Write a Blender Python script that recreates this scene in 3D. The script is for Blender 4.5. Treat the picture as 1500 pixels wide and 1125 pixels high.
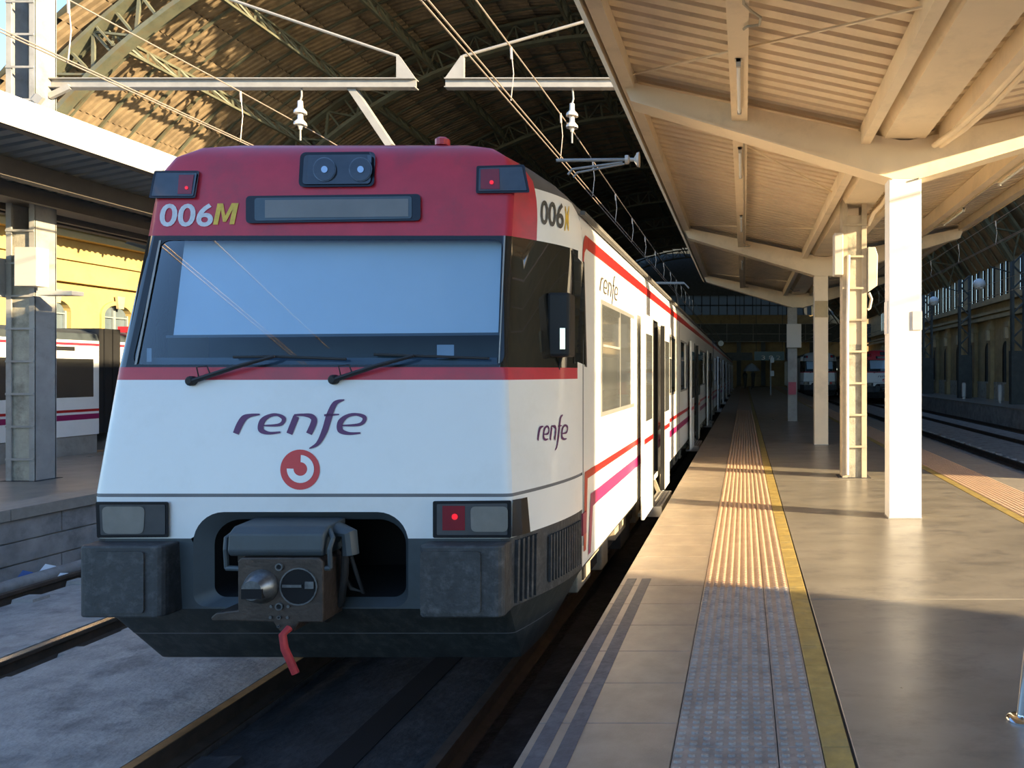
import bpy, bmesh, math, random
from mathutils import Vector, Matrix
random.seed(7)
for o in list(bpy.data.objects): bpy.data.objects.remove(o)
SC = bpy.context.scene
COL = SC.collection
# ------------------------------------------------------------------ camera
F, PX, PY, H = 1130.0, 1090.0, 545.0, 1.57
cam = bpy.data.cameras.new('camera'); camo = bpy.data.objects.new('camera', cam); COL.objects.link(camo)
camo.location = (0, 0, H); camo.rotation_euler = (math.radians(90), 0, 0)
cam.sensor_fit = 'HORIZONTAL'; cam.sensor_width = 36; cam.lens = F / 1500 * 36
cam.shift_x = (750 - PX) / 1500; cam.shift_y = (PY - 562.5) / 1500
cam.clip_start = 0.05; cam.clip_end = 500
SC.camera = camo
# ------------------------------------------------------------------ world + sun
SUN_TO = Vector((0.900, -0.352, 0.250)).normalized()
wd = bpy.data.worlds.new('world'); SC.world = wd; wd.use_nodes = True
nt = wd.node_tree; bg = nt.nodes['Background']
sky = nt.nodes.new('ShaderNodeTexSky'); sky.sky_type = 'NISHITA'; sky.sun_disc = False
sky.sun_elevation = math.asin(SUN_TO.z); sky.sun_rotation = math.atan2(SUN_TO.x, SUN_TO.y)
sky.air_density = 1.0; sky.dust_density = 0.6; sky.ozone_density = 2.5
tint = nt.nodes.new('ShaderNodeMix'); tint.data_type = 'RGBA'; tint.blend_type = 'MULTIPLY'; tint.inputs[0].default_value = 1.0; tint.inputs[7].default_value = (0.86, 0.97, 1.10, 1)
nt.links.new(sky.outputs[0], tint.inputs[6]); nt.links.new(tint.outputs[2], bg.inputs[0]); bg.inputs[1].default_value = 0.50
sl = bpy.data.lights.new('sun', 'SUN'); sl.energy = 20.0; sl.angle = math.radians(0.6); sl.color = (1.0, 0.78, 0.46)
slo = bpy.data.objects.new('sun', sl); COL.objects.link(slo); slo.location = (30, -12, 12)
slo.rotation_euler = (-SUN_TO).to_track_quat('-Z', 'Y').to_euler()
SC.view_settings.view_transform = 'Standard'; SC.view_settings.look = 'None'
SC.view_settings.exposure = 0.0; SC.view_settings.gamma = 1.0; SC.view_settings.use_curve_mapping = False

# ------------------------------------------------------------------ helpers
def W(px, py, Y): return Vector(((px - PX) * Y / F, Y, H - (py - PY) * Y / F))
def lerp(a, b, t): return a + (b - a) * t
def interp(tab, z):
    if z <= tab[0][0]: return tab[0][1]
    for (a, va), (b, vb) in zip(tab, tab[1:]):
        if z <= b: return lerp(va, vb, (z - a) / (b - a))
    return tab[-1][1]

MATS = {}
def mat(name, col, rough=0.5, metal=0.0, var=0.12, scale=3.0, bump=0.0, bscale=40.0, stretch=(1, 1, 1), spec=0.5, dirt=None, dirt_amt=0.5, dirt_scale=1.2, rvar=0.0, coat=0.0):
    m = bpy.data.materials.new(name); m.use_nodes = True; n = m.node_tree; L = n.links
    b = n.nodes['Principled BSDF']
    b.inputs['Metallic'].default_value = metal; b.inputs['Roughness'].default_value = rough
    b.inputs['Specular IOR Level'].default_value = spec
    if coat: b.inputs['Coat Weight'].default_value = coat; b.inputs['Coat Roughness'].default_value = 0.06
    geo = n.nodes.new('ShaderNodeNewGeometry'); mp = n.nodes.new('ShaderNodeMapping'); mp.inputs['Scale'].default_value = stretch
    L.new(geo.outputs['Position'], mp.inputs['Vector'])
    nz = n.nodes.new('ShaderNodeTexNoise'); nz.inputs['Scale'].default_value = scale; nz.inputs['Detail'].default_value = 6; nz.inputs['Roughness'].default_value = 0.62
    L.new(mp.outputs[0], nz.inputs['Vector'])
    rp = n.nodes.new('ShaderNodeValToRGB')
    c = Vector(col)
    rp.color_ramp.elements[0].position = 0.32; rp.color_ramp.elements[1].position = 0.7
    rp.color_ramp.elements[0].color = (*(c * (1 - var)), 1); rp.color_ramp.elements[1].color = (*[min(1, x * (1 + var)) for x in c], 1)
    L.new(nz.outputs['Fac'], rp.inputs[0]); out = rp.outputs[0]
    if dirt:
        n2 = n.nodes.new('ShaderNodeTexNoise'); n2.inputs['Scale'].default_value = dirt_scale; n2.inputs['Detail'].default_value = 9; n2.inputs['Roughness'].default_value = 0.7
        L.new(mp.outputs[0], n2.inputs['Vector'])
        r2 = n.nodes.new('ShaderNodeValToRGB'); r2.color_ramp.elements[0].position = 0.5; r2.color_ramp.elements[1].position = 0.66
        r2.color_ramp.elements[0].color = (0, 0, 0, 1); r2.color_ramp.elements[1].color = (dirt_amt,) * 3 + (1,)
        L.new(n2.outputs['Fac'], r2.inputs[0])
        mx = n.nodes.new('ShaderNodeMix'); mx.data_type = 'RGBA'; L.new(r2.outputs[0], mx.inputs[0]); L.new(out, mx.inputs[6]); mx.inputs[7].default_value = (*dirt, 1)
        out = mx.outputs[2]
    L.new(out, b.inputs['Base Color'])
    if rvar:
        mr = n.nodes.new('ShaderNodeMapRange'); mr.inputs[3].default_value = max(0.02, rough - rvar); mr.inputs[4].default_value = min(1, rough + rvar)
        n3 = n.nodes.new('ShaderNodeTexNoise'); n3.inputs['Scale'].default_value = 1.7; n3.inputs['Detail'].default_value = 8
        L.new(geo.outputs['Position'], n3.inputs['Vector']); L.new(n3.outputs['Fac'], mr.inputs[0]); L.new(mr.outputs[0], b.inputs['Roughness'])
    if bump:
        n4 = n.nodes.new('ShaderNodeTexNoise'); n4.inputs['Scale'].default_value = bscale; n4.inputs['Detail'].default_value = 5
        L.new(mp.outputs[0], n4.inputs['Vector'])
        bp = n.nodes.new('ShaderNodeBump'); bp.inputs['Strength'].default_value = bump; bp.inputs['Distance'].default_value = 0.02
        L.new(n4.outputs['Fac'], bp.inputs['Height']); L.new(bp.outputs[0], b.inputs['Normal'])
    MATS[name] = m; return m
def emit_mat(name, col, strength):
    m = bpy.data.materials.new(name); m.use_nodes = True; b = m.node_tree.nodes['Principled BSDF']
    b.inputs['Base Color'].default_value = (*col, 1); b.inputs['Emission Color'].default_value = (*col, 1); b.inputs['Emission Strength'].default_value = strength; b.inputs['Roughness'].default_value = 0.3
    MATS[name] = m; return m
def glass_mat(name, tint, rough=0.02, ior=1.5, base=0.0):
    m = bpy.data.materials.new(name); m.use_nodes = True; n = m.node_tree; n.nodes.clear()
    out = n.nodes.new('ShaderNodeOutputMaterial'); mx = n.nodes.new('ShaderNodeMixShader'); fr = n.nodes.new('ShaderNodeFresnel'); fr.inputs[0].default_value = ior
    tr = n.nodes.new('ShaderNodeBsdfTransparent'); tr.inputs[0].default_value = (*tint, 1)
    gl = n.nodes.new('ShaderNodeBsdfGlossy'); gl.inputs['Roughness'].default_value = rough
    add = n.nodes.new('ShaderNodeMath'); add.operation = 'ADD'; add.inputs[1].default_value = base; add.use_clamp = True
    n.links.new(fr.outputs[0], add.inputs[0]); n.links.new(add.outputs[0], mx.inputs[0])
    n.links.new(tr.outputs[0], mx.inputs[1]); n.links.new(gl.outputs[0], mx.inputs[2]); n.links.new(mx.outputs[0], out.inputs[0])
    MATS[name] = m; return m
def frosted_mat(name, col):
    m = bpy.data.materials.new(name); m.use_nodes = True; n = m.node_tree; n.nodes.clear()
    out = n.nodes.new('ShaderNodeOutputMaterial'); mx = n.nodes.new('ShaderNodeMixShader'); mx.inputs[0].default_value = 0.25
    tl = n.nodes.new('ShaderNodeBsdfTranslucent'); tl.inputs[0].default_value = (*col, 1)
    df = n.nodes.new('ShaderNodeBsdfDiffuse'); df.inputs[0].default_value = (*col, 1)
    n.links.new(tl.outputs[0], mx.inputs[1]); n.links.new(df.outputs[0], mx.inputs[2]); n.links.new(mx.outputs[0], out.inputs[0])
    MATS[name] = m; return m

ORG = {}
def org(o): return ORG.get(o.name, Vector((0, 0, 0))) if o else Vector((0, 0, 0))
def tag(o, label=None, cat=None, group=None, kind=None):
    if label: o['label'] = label
    if cat: o['category'] = cat
    if group: o['group'] = group
    if kind: o['kind'] = kind
    return o
def thing(name, label, cat, loc=(0, 0, 0), group=None, kind=None):
    o = bpy.data.objects.new(name, None); COL.objects.link(o); o.location = loc; o.empty_display_size = 0.2
    ORG[o.name] = Vector(loc); return tag(o, label, cat, group, kind)
def obj(name, me, parent=None, loc=None):
    o = bpy.data.objects.new(name, me); COL.objects.link(o)
    if loc is None: loc = Vector((0, 0, 0))
    loc = Vector(loc)
    if parent: o.parent = parent; o.location = loc - org(parent)
    else: o.location = loc
    ORG[o.name] = loc
    return o
def copy_tree(o, parent=None, skip=()):
    c = o.copy(); COL.objects.link(c); c.parent = parent
    for ch in list(o.children):
        if ch.name.split('.')[0] not in skip: copy_tree(ch, c, skip)
    return c
class MB:
    def __init__(s): s.v = []; s.f = []
    def add(s, vs, fs):
        k = len(s.v); s.v += [Vector(p) for p in vs]; s.f += [tuple(i + k for i in f) for f in fs]; return s
    def box(s, x0, x1, y0, y1, z0, z1):
        return s.add([(x0, y0, z0), (x1, y0, z0), (x1, y1, z0), (x0, y1, z0), (x0, y0, z1), (x1, y0, z1), (x1, y1, z1), (x0, y1, z1)],
                     [(0, 3, 2, 1), (4, 5, 6, 7), (0, 1, 5, 4), (1, 2, 6, 5), (2, 3, 7, 6), (3, 0, 4, 7)])
    def bar(s, a, b, w, h, up=(0, 0, 1)):
        a = Vector(a); b = Vector(b); d = (b - a).normalized(); u = Vector(up)
        if abs(d.dot(u)) > 0.98: u = Vector((0, 1, 0))
        r = d.cross(u).normalized() * w / 2; u = r.cross(d).normalized() * h / 2
        vs = [a - r - u, a + r - u, a + r + u, a - r + u, b - r - u, b + r - u, b + r + u, b - r + u]
        return s.add(vs, [(0, 1, 2, 3), (7, 6, 5, 4), (0, 4, 5, 1), (1, 5, 6, 2), (2, 6, 7, 3), (3, 7, 4, 0)])
    def tube(s, pts, r, n=8, cap=True):
        pts = [Vector(p) for p in pts]; rings = []; prev = None
        for i, p in enumerate(pts):
            d = (pts[min(i + 1, len(pts) - 1)] - pts[max(i - 1, 0)]).normalized()
            if prev is None:
                u = Vector((0, 0, 1)) if abs(d.z) < 0.9 else Vector((1, 0, 0))
            else: u = prev
            a = (u - d * u.dot(d)).normalized(); prev = a; b = d.cross(a)
            rr = r[i] if isinstance(r, (list, tuple)) else r
            rings.append([p + (a * math.cos(2 * math.pi * k / n) + b * math.sin(2 * math.pi * k / n)) * rr for k in range(n)])
        k0 = len(s.v); s.v += [q for rg in rings for q in rg]
        for i in range(len(rings) - 1):
            for k in range(n):
                s.f.append((k0 + i * n + k, k0 + i * n + (k + 1) % n, k0 + (i + 1) * n + (k + 1) % n, k0 + (i + 1) * n + k))
        if cap:
            s.f.append(tuple(k0 + k for k in range(n))[::-1]); s.f.append(tuple(k0 + (len(rings) - 1) * n + k for k in range(n)))
        return s
    def lathe(s, c, axis, prof, n=20):
        c = Vector(c); ax = Vector(axis).normalized(); u = Vector((0, 0, 1)) if abs(ax.z) < 0.9 else Vector((1, 0, 0))
        a = (u - ax * u.dot(ax)).normalized(); b = ax.cross(a); k0 = len(s.v)
        for r, h in prof:
            for k in range(n): s.v.append(c + ax * h + (a * math.cos(2 * math.pi * k / n) + b * math.sin(2 * math.pi * k / n)) * r)
        for i in range(len(prof) - 1):
            for k in range(n): s.f.append((k0 + i * n + k, k0 + i * n + (k + 1) % n, k0 + (i + 1) * n + (k + 1) % n, k0 + (i + 1) * n + k))
        s.f.append(tuple(k0 + k for k in range(n))[::-1]); s.f.append(tuple(k0 + (len(prof) - 1) * n + k for k in range(n))); return s
    def prism(s, loop, vec):
        loop = [Vector(p) for p in loop]; vec = Vector(vec); n = len(loop)
        return s.add(loop + [p + vec for p in loop], [tuple(range(n))[::-1], tuple(range(n, 2 * n))] + [(i, (i + 1) % n, n + (i + 1) % n, n + i) for i in range(n)])
    def grid(s, rows):
        m = len(rows[0]); k = len(s.v)
        for r in rows: s.v += [Vector(p) for p in r]
        for i in range(len(rows) - 1):
            for j in range(m - 1): s.f.append((k + i * m + j, k + i * m + j + 1, k + (i + 1) * m + j + 1, k + (i + 1) * m + j))
        return s
    def mesh(s, name, m, smooth=False, angle=35, fixn=True):
        me = bpy.data.meshes.new(name); me.from_pydata([tuple(p) for p in s.v], [], s.f)
        if m: me.materials.append(MATS[m] if isinstance(m, str) else m)
        if fixn:
            bm = bmesh.new(); bm.from_mesh(me); bmesh.ops.recalc_face_normals(bm, faces=bm.faces); bm.to_mesh(me); bm.free()
        if smooth:
            for p in me.polygons: p.use_smooth = True
            me.set_sharp_from_angle(angle=math.radians(angle))
        return me
    def build(s, name, m, parent=None, smooth=False, bevel=0, angle=35, fixn=True):
        o = obj(name, s.mesh(name, m, smooth, angle, fixn), parent)
        if bevel:
            b = o.modifiers.new('bevel', 'BEVEL'); b.width = bevel; b.segments = 2; b.limit_method = 'ANGLE'
        return o
def fill(loops, fn=None):
    """triangulated planar region bounded by loops (outer + holes) of 2-D points; fn maps (a, b) to 3-D"""
    bm = bmesh.new()
    for lp in loops:
        vs = [bm.verts.new((p[0], p[1], 0)) for p in lp]
        for i in range(len(vs)): bm.edges.new((vs[i], vs[(i + 1) % len(vs)]))
    bmesh.ops.triangle_fill(bm, use_beauty=True, use_dissolve=False, edges=bm.edges[:], normal=(0, 0, 1))
    bm.verts.index_update()
    vs = [fn(v.co.x, v.co.y) if fn else v.co.copy() for v in bm.verts]; fs = [tuple(v.index for v in f.verts) for f in bm.faces]
    bm.free(); return vs, fs
def rrect(x0, x1, y0, y1, r, n=5):
    r = r if isinstance(r, (list, tuple)) else (r,) * 4
    pts = []
    for (cx, cy, a0, rr) in ((x1 - r[0], y1 - r[0], 0, r[0]), (x0 + r[1], y1 - r[1], 90, r[1]), (x0 + r[2], y0 + r[2], 180, r[2]), (x1 - r[3], y0 + r[3], 270, r[3])):
        for k in range(n + 1):
            a = math.radians(a0 + 90 * k / n); pts.append((cx + rr * math.cos(a), cy + rr * math.sin(a)))
    return pts
def text_mesh(s, shear=0.0, bold=0.0):
    cu = bpy.data.curves.new('t', 'FONT'); cu.body = s; cu.shear = shear; cu.offset = bold; cu.resolution_u = 4
    o = bpy.data.objects.new('t', cu); COL.objects.link(o)
    dg = bpy.context.evaluated_depsgraph_get(); me = bpy.data.meshes.new_from_object(o.evaluated_get(dg))
    vs = [v.co.copy() for v in me.vertices]; fs = [tuple(p.vertices) for p in me.polygons]
    bpy.data.objects.remove(o); bpy.data.meshes.remove(me)
    x0 = min(v.x for v in vs); x1 = max(v.x for v in vs); y0 = min(v.y for v in vs); y1 = max(v.y for v in vs)
    return [((v.x - x0) / (x1 - x0), (v.y - y0) / (y1 - y0)) for v in vs], fs
def text_on(name, s, fn, m, parent, shear=0.0, bold=0.0):
    vs, fs = text_mesh(s, shear, bold); mb = MB(); mb.add([fn(a, b) for a, b in vs], fs); return mb.build(name, m, parent, fixn=False)

ORDS = 'first second third fourth fifth sixth seventh eighth ninth tenth eleventh twelfth thirteenth fourteenth fifteenth sixteenth seventeenth eighteenth nineteenth'.split()
TENS = {20: 'twent', 30: 'thirt', 40: 'fort'}
def nth(i):
    i += 1
    if i < 20: return ORDS[i - 1]
    t_ = TENS[i // 10 * 10]; return t_ + 'ieth' if i % 10 == 0 else t_ + 'y-' + ORDS[i % 10 - 1]
# ------------------------------------------------------------------ materials
mat('train_white', (0.80, 0.80, 0.79), 0.32, var=0.025, scale=1.5, dirt=(0.55, 0.52, 0.46), dirt_amt=0.12, dirt_scale=2.5, spec=0.5, coat=0.25)
mat('train_red', (0.50, 0.026, 0.048), 0.38, var=0.10, scale=5, dirt=(0.16, 0.04, 0.05), dirt_amt=0.35, dirt_scale=3, coat=0.2)
mat('stripe_red', (0.42, 0.010, 0.010), 0.35, var=0.05)
mat('stripe_pink', (0.28, 0.012, 0.10), 0.35, var=0.05)
mat('logo_purple', (0.10, 0.012, 0.10), 0.4, var=0.04)
mat('logo_red', (0.62, 0.035, 0.04), 0.4, var=0.04)
mat('number_white', (0.62, 0.62, 0.64), 0.5, var=0.15, scale=30)
mat('number_yellow', (0.72, 0.46, 0.05), 0.5, var=0.15, scale=30)
mat('number_grey', (0.06, 0.055, 0.05), 0.5, var=0.1)
mat('train_roof', (0.10, 0.095, 0.09), 0.75, var=0.2, scale=4)
mat('black_paint', (0.010, 0.011, 0.014), 0.22, var=0.1)
mat('black_rubber', (0.012, 0.012, 0.013), 0.6, var=0.2)
mat('dark_bumper', (0.040, 0.041, 0.044), 0.62, var=0.25, scale=12, dirt=(0.16, 0.16, 0.16), dirt_amt=0.35, dirt_scale=14, bump=0.25)
mat('dark_slate', (0.052, 0.066, 0.076), 0.5, var=0.15, scale=6, dirt=(0.03, 0.03, 0.03), dirt_amt=0.5, dirt_scale=3)
mat('skirt_dark', (0.024, 0.026, 0.025), 0.65, var=0.35, scale=3, stretch=(2.5, 2.5, 0.8), dirt=(0.075, 0.07, 0.06), dirt_amt=0.4, dirt_scale=6, bump=0.1)
mat('cavity_black', (0.004, 0.004, 0.005), 0.9)
mat('coupler_steel', (0.060, 0.044, 0.036), 0.5, metal=0.35, var=0.3, scale=10, bump=0.2)
mat('coupler_worn', (0.16, 0.17, 0.18), 0.35, metal=0.7, var=0.4, scale=18)
mat('hose_red', (0.42, 0.03, 0.035), 0.55, var=0.2, scale=20)
mat('lamp_lens', (0.075, 0.075, 0.075), 0.16, var=0.1, scale=8, coat=0.5)
mat('lamp_lens_light', (0.22, 0.205, 0.18), 0.2, var=0.1, scale=8, coat=0.5)
mat('lamp_dark', (0.045, 0.055, 0.07), 0.10, var=0.15, scale=8, coat=0.6)
mat('chrome', (0.75, 0.77, 0.78), 0.12, metal=1.0, var=0.05)
mat('sign_dark', (0.055, 0.075, 0.085), 0.12, var=0.1, coat=0.5)
emit_mat('tail_red', (0.9, 0.015, 0.03), 0.8)
mat('tail_red_dim', (0.22, 0.012, 0.02), 0.2, coat=0.4)
mat('blind', (0.66, 0.70, 0.74), 0.8, var=0.03, scale=2)
mat('cab_inside', (0.05, 0.075, 0.10), 0.7, var=0.2)
glass_mat('windscreen', (0.72, 0.86, 0.98), 0.015, 1.45)
mat('window_glass', (0.020, 0.020, 0.018), 0.03, var=0.2, spec=1.0)
mat('window_glass_grey', (0.11, 0.115, 0.115), 0.05, var=0.2, scale=1.0, spec=0.9, coat=0.6)
mat('window_frame', (0.17, 0.17, 0.165), 0.45)
mat('seam', (0.16, 0.16, 0.17), 0.6)
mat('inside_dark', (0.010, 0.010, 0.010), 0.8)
mat('under_cream', (0.36, 0.31, 0.23), 0.7, var=0.25, scale=6, dirt=(0.08, 0.07, 0.05), dirt_amt=0.7, dirt_scale=3)
mat('under_dark', (0.035, 0.03, 0.026), 0.8, var=0.4, scale=6)
mat('step_grey', (0.45, 0.42, 0.38), 0.6, var=0.2, scale=8)
# station
mat('edge_slab', (0.29, 0.235, 0.18), 0.42, var=0.14, scale=7, bump=0.08, bscale=120, dirt=(0.20, 0.17, 0.14), dirt_amt=0.5, dirt_scale=2.2, rvar=0.12)
mat('edge_slab_worn', (0.29, 0.255, 0.21), 0.5, var=0.16, scale=9, bump=0.08, bscale=120, dirt=(0.22, 0.20, 0.18), dirt_amt=0.5, dirt_scale=3)
mat('grip_strip', (0.085, 0.09, 0.105), 0.6, var=0.2, scale=20, bump=0.2, dirt=(0.16, 0.16, 0.17), dirt_amt=0.5, dirt_scale=5)
mat('tactile_grey', (0.33, 0.275, 0.235), 0.55, var=0.18, scale=9, dirt=(0.14, 0.13, 0.13), dirt_amt=0.6, dirt_scale=5, bump=0.05)
mat('tactile_pink', (0.36, 0.235, 0.15), 0.5, var=0.12, scale=6, dirt=(0.28, 0.19, 0.13), dirt_amt=0.4, dirt_scale=4)
mat('tile_yellow', (0.36, 0.26, 0.08), 0.5, var=0.25, scale=8, dirt=(0.22, 0.19, 0.10), dirt_amt=0.6, dirt_scale=6)
mat('polished_concrete', (0.225, 0.200, 0.165), 0.33, var=0.20, scale=1.3, stretch=(1, 1.6, 1), dirt=(0.12, 0.11, 0.10), dirt_amt=0.75, dirt_scale=2.2, rvar=0.13, bump=0.03, bscale=6)
mat('joint', (0.05, 0.045, 0.04), 0.9)
mat('concrete_side', (0.29, 0.27, 0.25), 0.8, var=0.25, scale=3, dirt=(0.10, 0.095, 0.09), dirt_amt=0.6, dirt_scale=2, bump=0.3, bscale=20)
mat('track_concrete', (0.36, 0.33, 0.30), 0.85, var=0.2, scale=5, dirt=(0.13, 0.125, 0.12), dirt_amt=0.7, dirt_scale=2.6, bump=0.6, bscale=25)
mat('bounce_concrete', (0.52, 0.49, 0.44), 0.8, var=0.1, scale=2, dirt=(0.35, 0.33, 0.3), dirt_amt=0.5, dirt_scale=1.5)
mat('track_dark', (0.032, 0.032, 0.034), 0.9, var=0.4, scale=4, dirt=(0.075, 0.075, 0.08), dirt_amt=0.6, dirt_scale=5, bump=0.5, bscale=20)
mat('ballast', (0.05, 0.048, 0.046), 0.95, var=0.5, scale=16, bump=0.8, bscale=30)
mat('rail_rust', (0.06, 0.042, 0.030), 0.75, var=0.3, scale=8)
mat('rail_head', (0.58, 0.52, 0.44), 0.22, metal=0.95, var=0.1, scale=6)
mat('rail_dull', (0.20, 0.15, 0.085), 0.4, metal=0.7, var=0.25, scale=12)
mat('paint_cream', (0.80, 0.66, 0.47), 0.55, var=0.05, scale=2, dirt=(0.40, 0.33, 0.24), dirt_amt=0.30, dirt_scale=1.5)
mat('paint_white', (0.80, 0.77, 0.72), 0.5, var=0.04, dirt=(0.6, 0.55, 0.48), dirt_amt=0.25, dirt_scale=2)
mat('sheet_cream', (0.78, 0.64, 0.46), 0.5, var=0.06, scale=3, dirt=(0.36, 0.29, 0.2), dirt_amt=0.25, dirt_scale=1.0)
mat('sheet_grey', (0.27, 0.28, 0.27), 0.55, var=0.1, scale=3)
mat('steel_brown', (0.10, 0.085, 0.07), 0.6, var=0.15)
mat('post_cream', (0.44, 0.37, 0.27), 0.6, var=0.06, dirt=(0.25, 0.22, 0.17), dirt_amt=0.4, dirt_scale=5)
mat('peeling', (0.46, 0.39, 0.29), 0.6, var=0.06, dirt=(0.13, 0.14, 0.125), dirt_amt=1.0, dirt_scale=2.6, stretch=(1, 1, 0.55))
mat('post_concrete', (0.36, 0.335, 0.27), 0.85, var=0.2, scale=6, dirt=(0.12, 0.11, 0.09), dirt_amt=0.6, dirt_scale=4, bump=0.3)
mat('post_grey', (0.30, 0.29, 0.27), 0.6, var=0.12, scale=4, dirt=(0.17, 0.155, 0.13), dirt_amt=0.5, dirt_scale=3)
mat('galv', (0.33, 0.31, 0.28), 0.45, metal=0.2, var=0.12, scale=5)
mat('wire', (0.50, 0.40, 0.32), 0.4, metal=0.5, var=0.1)
mat('insulator', (0.62, 0.56, 0.48), 0.15, var=0.1, coat=0.6)
mat('roof_board', (0.24, 0.175, 0.105), 0.8, var=0.25, scale=2.5, dirt=(0.07, 0.05, 0.035), dirt_amt=0.5, dirt_scale=0.9)
mat('iron_green', (0.11, 0.115, 0.08), 0.6, var=0.25, scale=4, dirt=(0.10, 0.06, 0.025), dirt_amt=0.6, dirt_scale=2.0)
mat('iron_dark', (0.05, 0.055, 0.05), 0.6, var=0.25)
mat('stone_tan', (0.34, 0.25, 0.12), 0.85, var=0.15, scale=2, dirt=(0.18, 0.13, 0.07), dirt_amt=0.5, dirt_scale=1.1)
mat('plaster_yellow', (0.42, 0.30, 0.11), 0.85, var=0.08, scale=1.2, dirt=(0.32, 0.21, 0.07), dirt_amt=0.4, dirt_scale=0.8)
mat('stone_trim', (0.42, 0.33, 0.19), 0.8, var=0.12)
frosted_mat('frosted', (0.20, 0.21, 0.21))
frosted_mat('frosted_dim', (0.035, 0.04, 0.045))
mat('old_pane', (0.10, 0.13, 0.15), 0.15)
mat('old_frame', (0.22, 0.25, 0.25), 0.5)
mat('globe_white', (0.75, 0.75, 0.72), 0.3, var=0.03)
mat('plastic_white', (0.50, 0.47, 0.42), 0.4, var=0.04)
mat('warn_orange', (0.85, 0.36, 0.02), 0.5, var=0.05)
mat('sign_teal', (0.02, 0.10, 0.13), 0.4, var=0.05)
mat('blue_grey', (0.30, 0.34, 0.38), 0.5)
mat('wine', (0.35, 0.05, 0.09), 0.5)
mat('paper', (0.55, 0.50, 0.46), 0.6)
mat('scrap_white', (0.75, 0.76, 0.78), 0.7)
mat('scrap_blue', (0.05, 0.11, 0.32), 0.6)

# ================================================================== SETTING
# ------------------------------------------------------------------ ground
g = MB(); g.box(-40, 40, -25, 110, -1.25, -1.0)
tag(g.build('ground', 'ballast'), 'dark gravel bed beneath the tracks', 'ground', kind='structure')

XE0, XE1 = -0.92, 4.27          # our platform edges
P = thing('platform', 'wide station platform with polished concrete, tactile paving and pale edge slabs', 'platform', (1.68, 0, 0), kind='structure')
b = MB(); b.box(XE0 + 0.04, XE1 - 0.04, -4, 84, -1.0, -0.035); b.build('platform_body', 'concrete_side', P)
b = MB(); b.box(XE0 + 0.02, XE1 - 0.02, -4, 84, -0.034, -0.012); b.build('mortar_bed', 'joint', P)
def slab_mesh(name, sx, sy, m, t=0.05, gap=0.004, extra=None):
    mb = MB(); c = 0.003
    x0, x1, y0, y1 = gap / 2, sx - gap / 2, gap / 2, sy - gap / 2
    mb.add([(x0, y0, -t), (x1, y0, -t), (x1, y1, -t), (x0, y1, -t), (x0, y0, -c), (x1, y0, -c), (x1, y1, -c), (x0, y1, -c),
            (x0 + c, y0 + c, 0), (x1 - c, y0 + c, 0), (x1 - c, y1 - c, 0), (x0 + c, y1 - c, 0)],
           [(0, 3, 2, 1), (0, 1, 5, 4), (1, 2, 6, 5), (2, 3, 7, 6), (3, 0, 4, 7), (4, 5, 9, 8), (5, 6, 10, 9), (6, 7, 11, 10), (7, 4, 8, 11), (8, 9, 10, 11)])
    if extra: extra(mb, sx, sy)
    return mb.mesh(name, m, fixn=False)
EW = 0.625; EL = 0.445
for k, (m1, yA, n, L) in enumerate((('edge_slab', 1.67, 4, EL), ('edge_slab', 3.45, 70, EL))):
    me = slab_mesh('edge_slab', EW, L, m1)
    for i in range(n): obj('edge_slab', me, P, (XE0, yA + i * L, 0))
me = slab_mesh('edge_slab', EW, 24, 'edge_slab')
for y in (34.6, 58.6): obj('edge_slab', me, P, (XE0, y, 0))
me = slab_mesh('edge_slab', EW, 0.89, 'edge_slab_worn')
for i in range(38): obj('edge_slab', me, P, (XE1 - EW, 6 + i * 0.89, 0))
me = slab_mesh('edge_slab', EW, 22, 'edge_slab_worn')
for y in (39.82, 61.82): obj('edge_slab', me, P, (XE1 - EW, y, 0))
for x0, x1 in ((-0.885, -0.815), (-0.775, -0.705)):
    b = MB(); b.box(x0, x1, -1, 5.86, 0.0, 0.002); b.build('grip_strip', 'grip_strip', P)
# tactile paving
def domes(mb, sx, sy):
    nx = max(1, round(sx / 0.0545)); ny = max(1, round(sy / 0.05)); n = 8
    for i in range(nx):
        for j in range(ny):
            cx = (i + 0.5) * sx / nx; cy = (j + 0.5) * sy / ny; k = len(mb.v); rx, ry, h = 0.019, 0.0135, 0.009
            for (q, z) in ((1, 0), (0.7, h)):
                for a in range(n): mb.v.append(Vector((cx + rx * q * math.cos(2 * math.pi * a / n), cy + ry * q * math.sin(2 * math.pi * a / n), z)))
            for a in range(n): mb.f.append((k + a, k + (a + 1) % n, k + n + (a + 1) % n, k + n + a))
            mb.f.append(tuple(k + n + a for a in range(n)))
TL = 0.30
big_g = slab_mesh('tactile_tile', 0.4355, TL, 'tactile_grey', extra=domes); sm_g = slab_mesh('tactile_tile', 0.1845, TL, 'tactile_grey', extra=domes)
big_p = slab_mesh('tactile_tile', 0.4355, TL, 'tactile_pink', extra=domes); sm_p = slab_mesh('tactile_tile', 0.1845, TL, 'tactile_pink', extra=domes)
yel = slab_mesh('yellow_tile', 0.12, TL, 'tile_yellow')
for i in range(100):
    y = 1.73 + i * TL; grey = y < 5.6
    obj('tactile_tile', big_g if grey else big_p, P, (-0.295, y, 0)); obj('tactile_tile', sm_g if grey else sm_p, P, (0.1405, y, 0))
    obj('yellow_tile', yel, P, (0.325, y, 0))
obj('tactile_tile', slab_mesh('tactile_tile', 0.62, 52, 'tactile_pink'), P, (-0.295, 31.73, 0))
obj('yellow_tile', slab_mesh('yellow_tile', 0.12, 52, 'tile_yellow'), P, (0.325, 31.73, 0))
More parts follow.
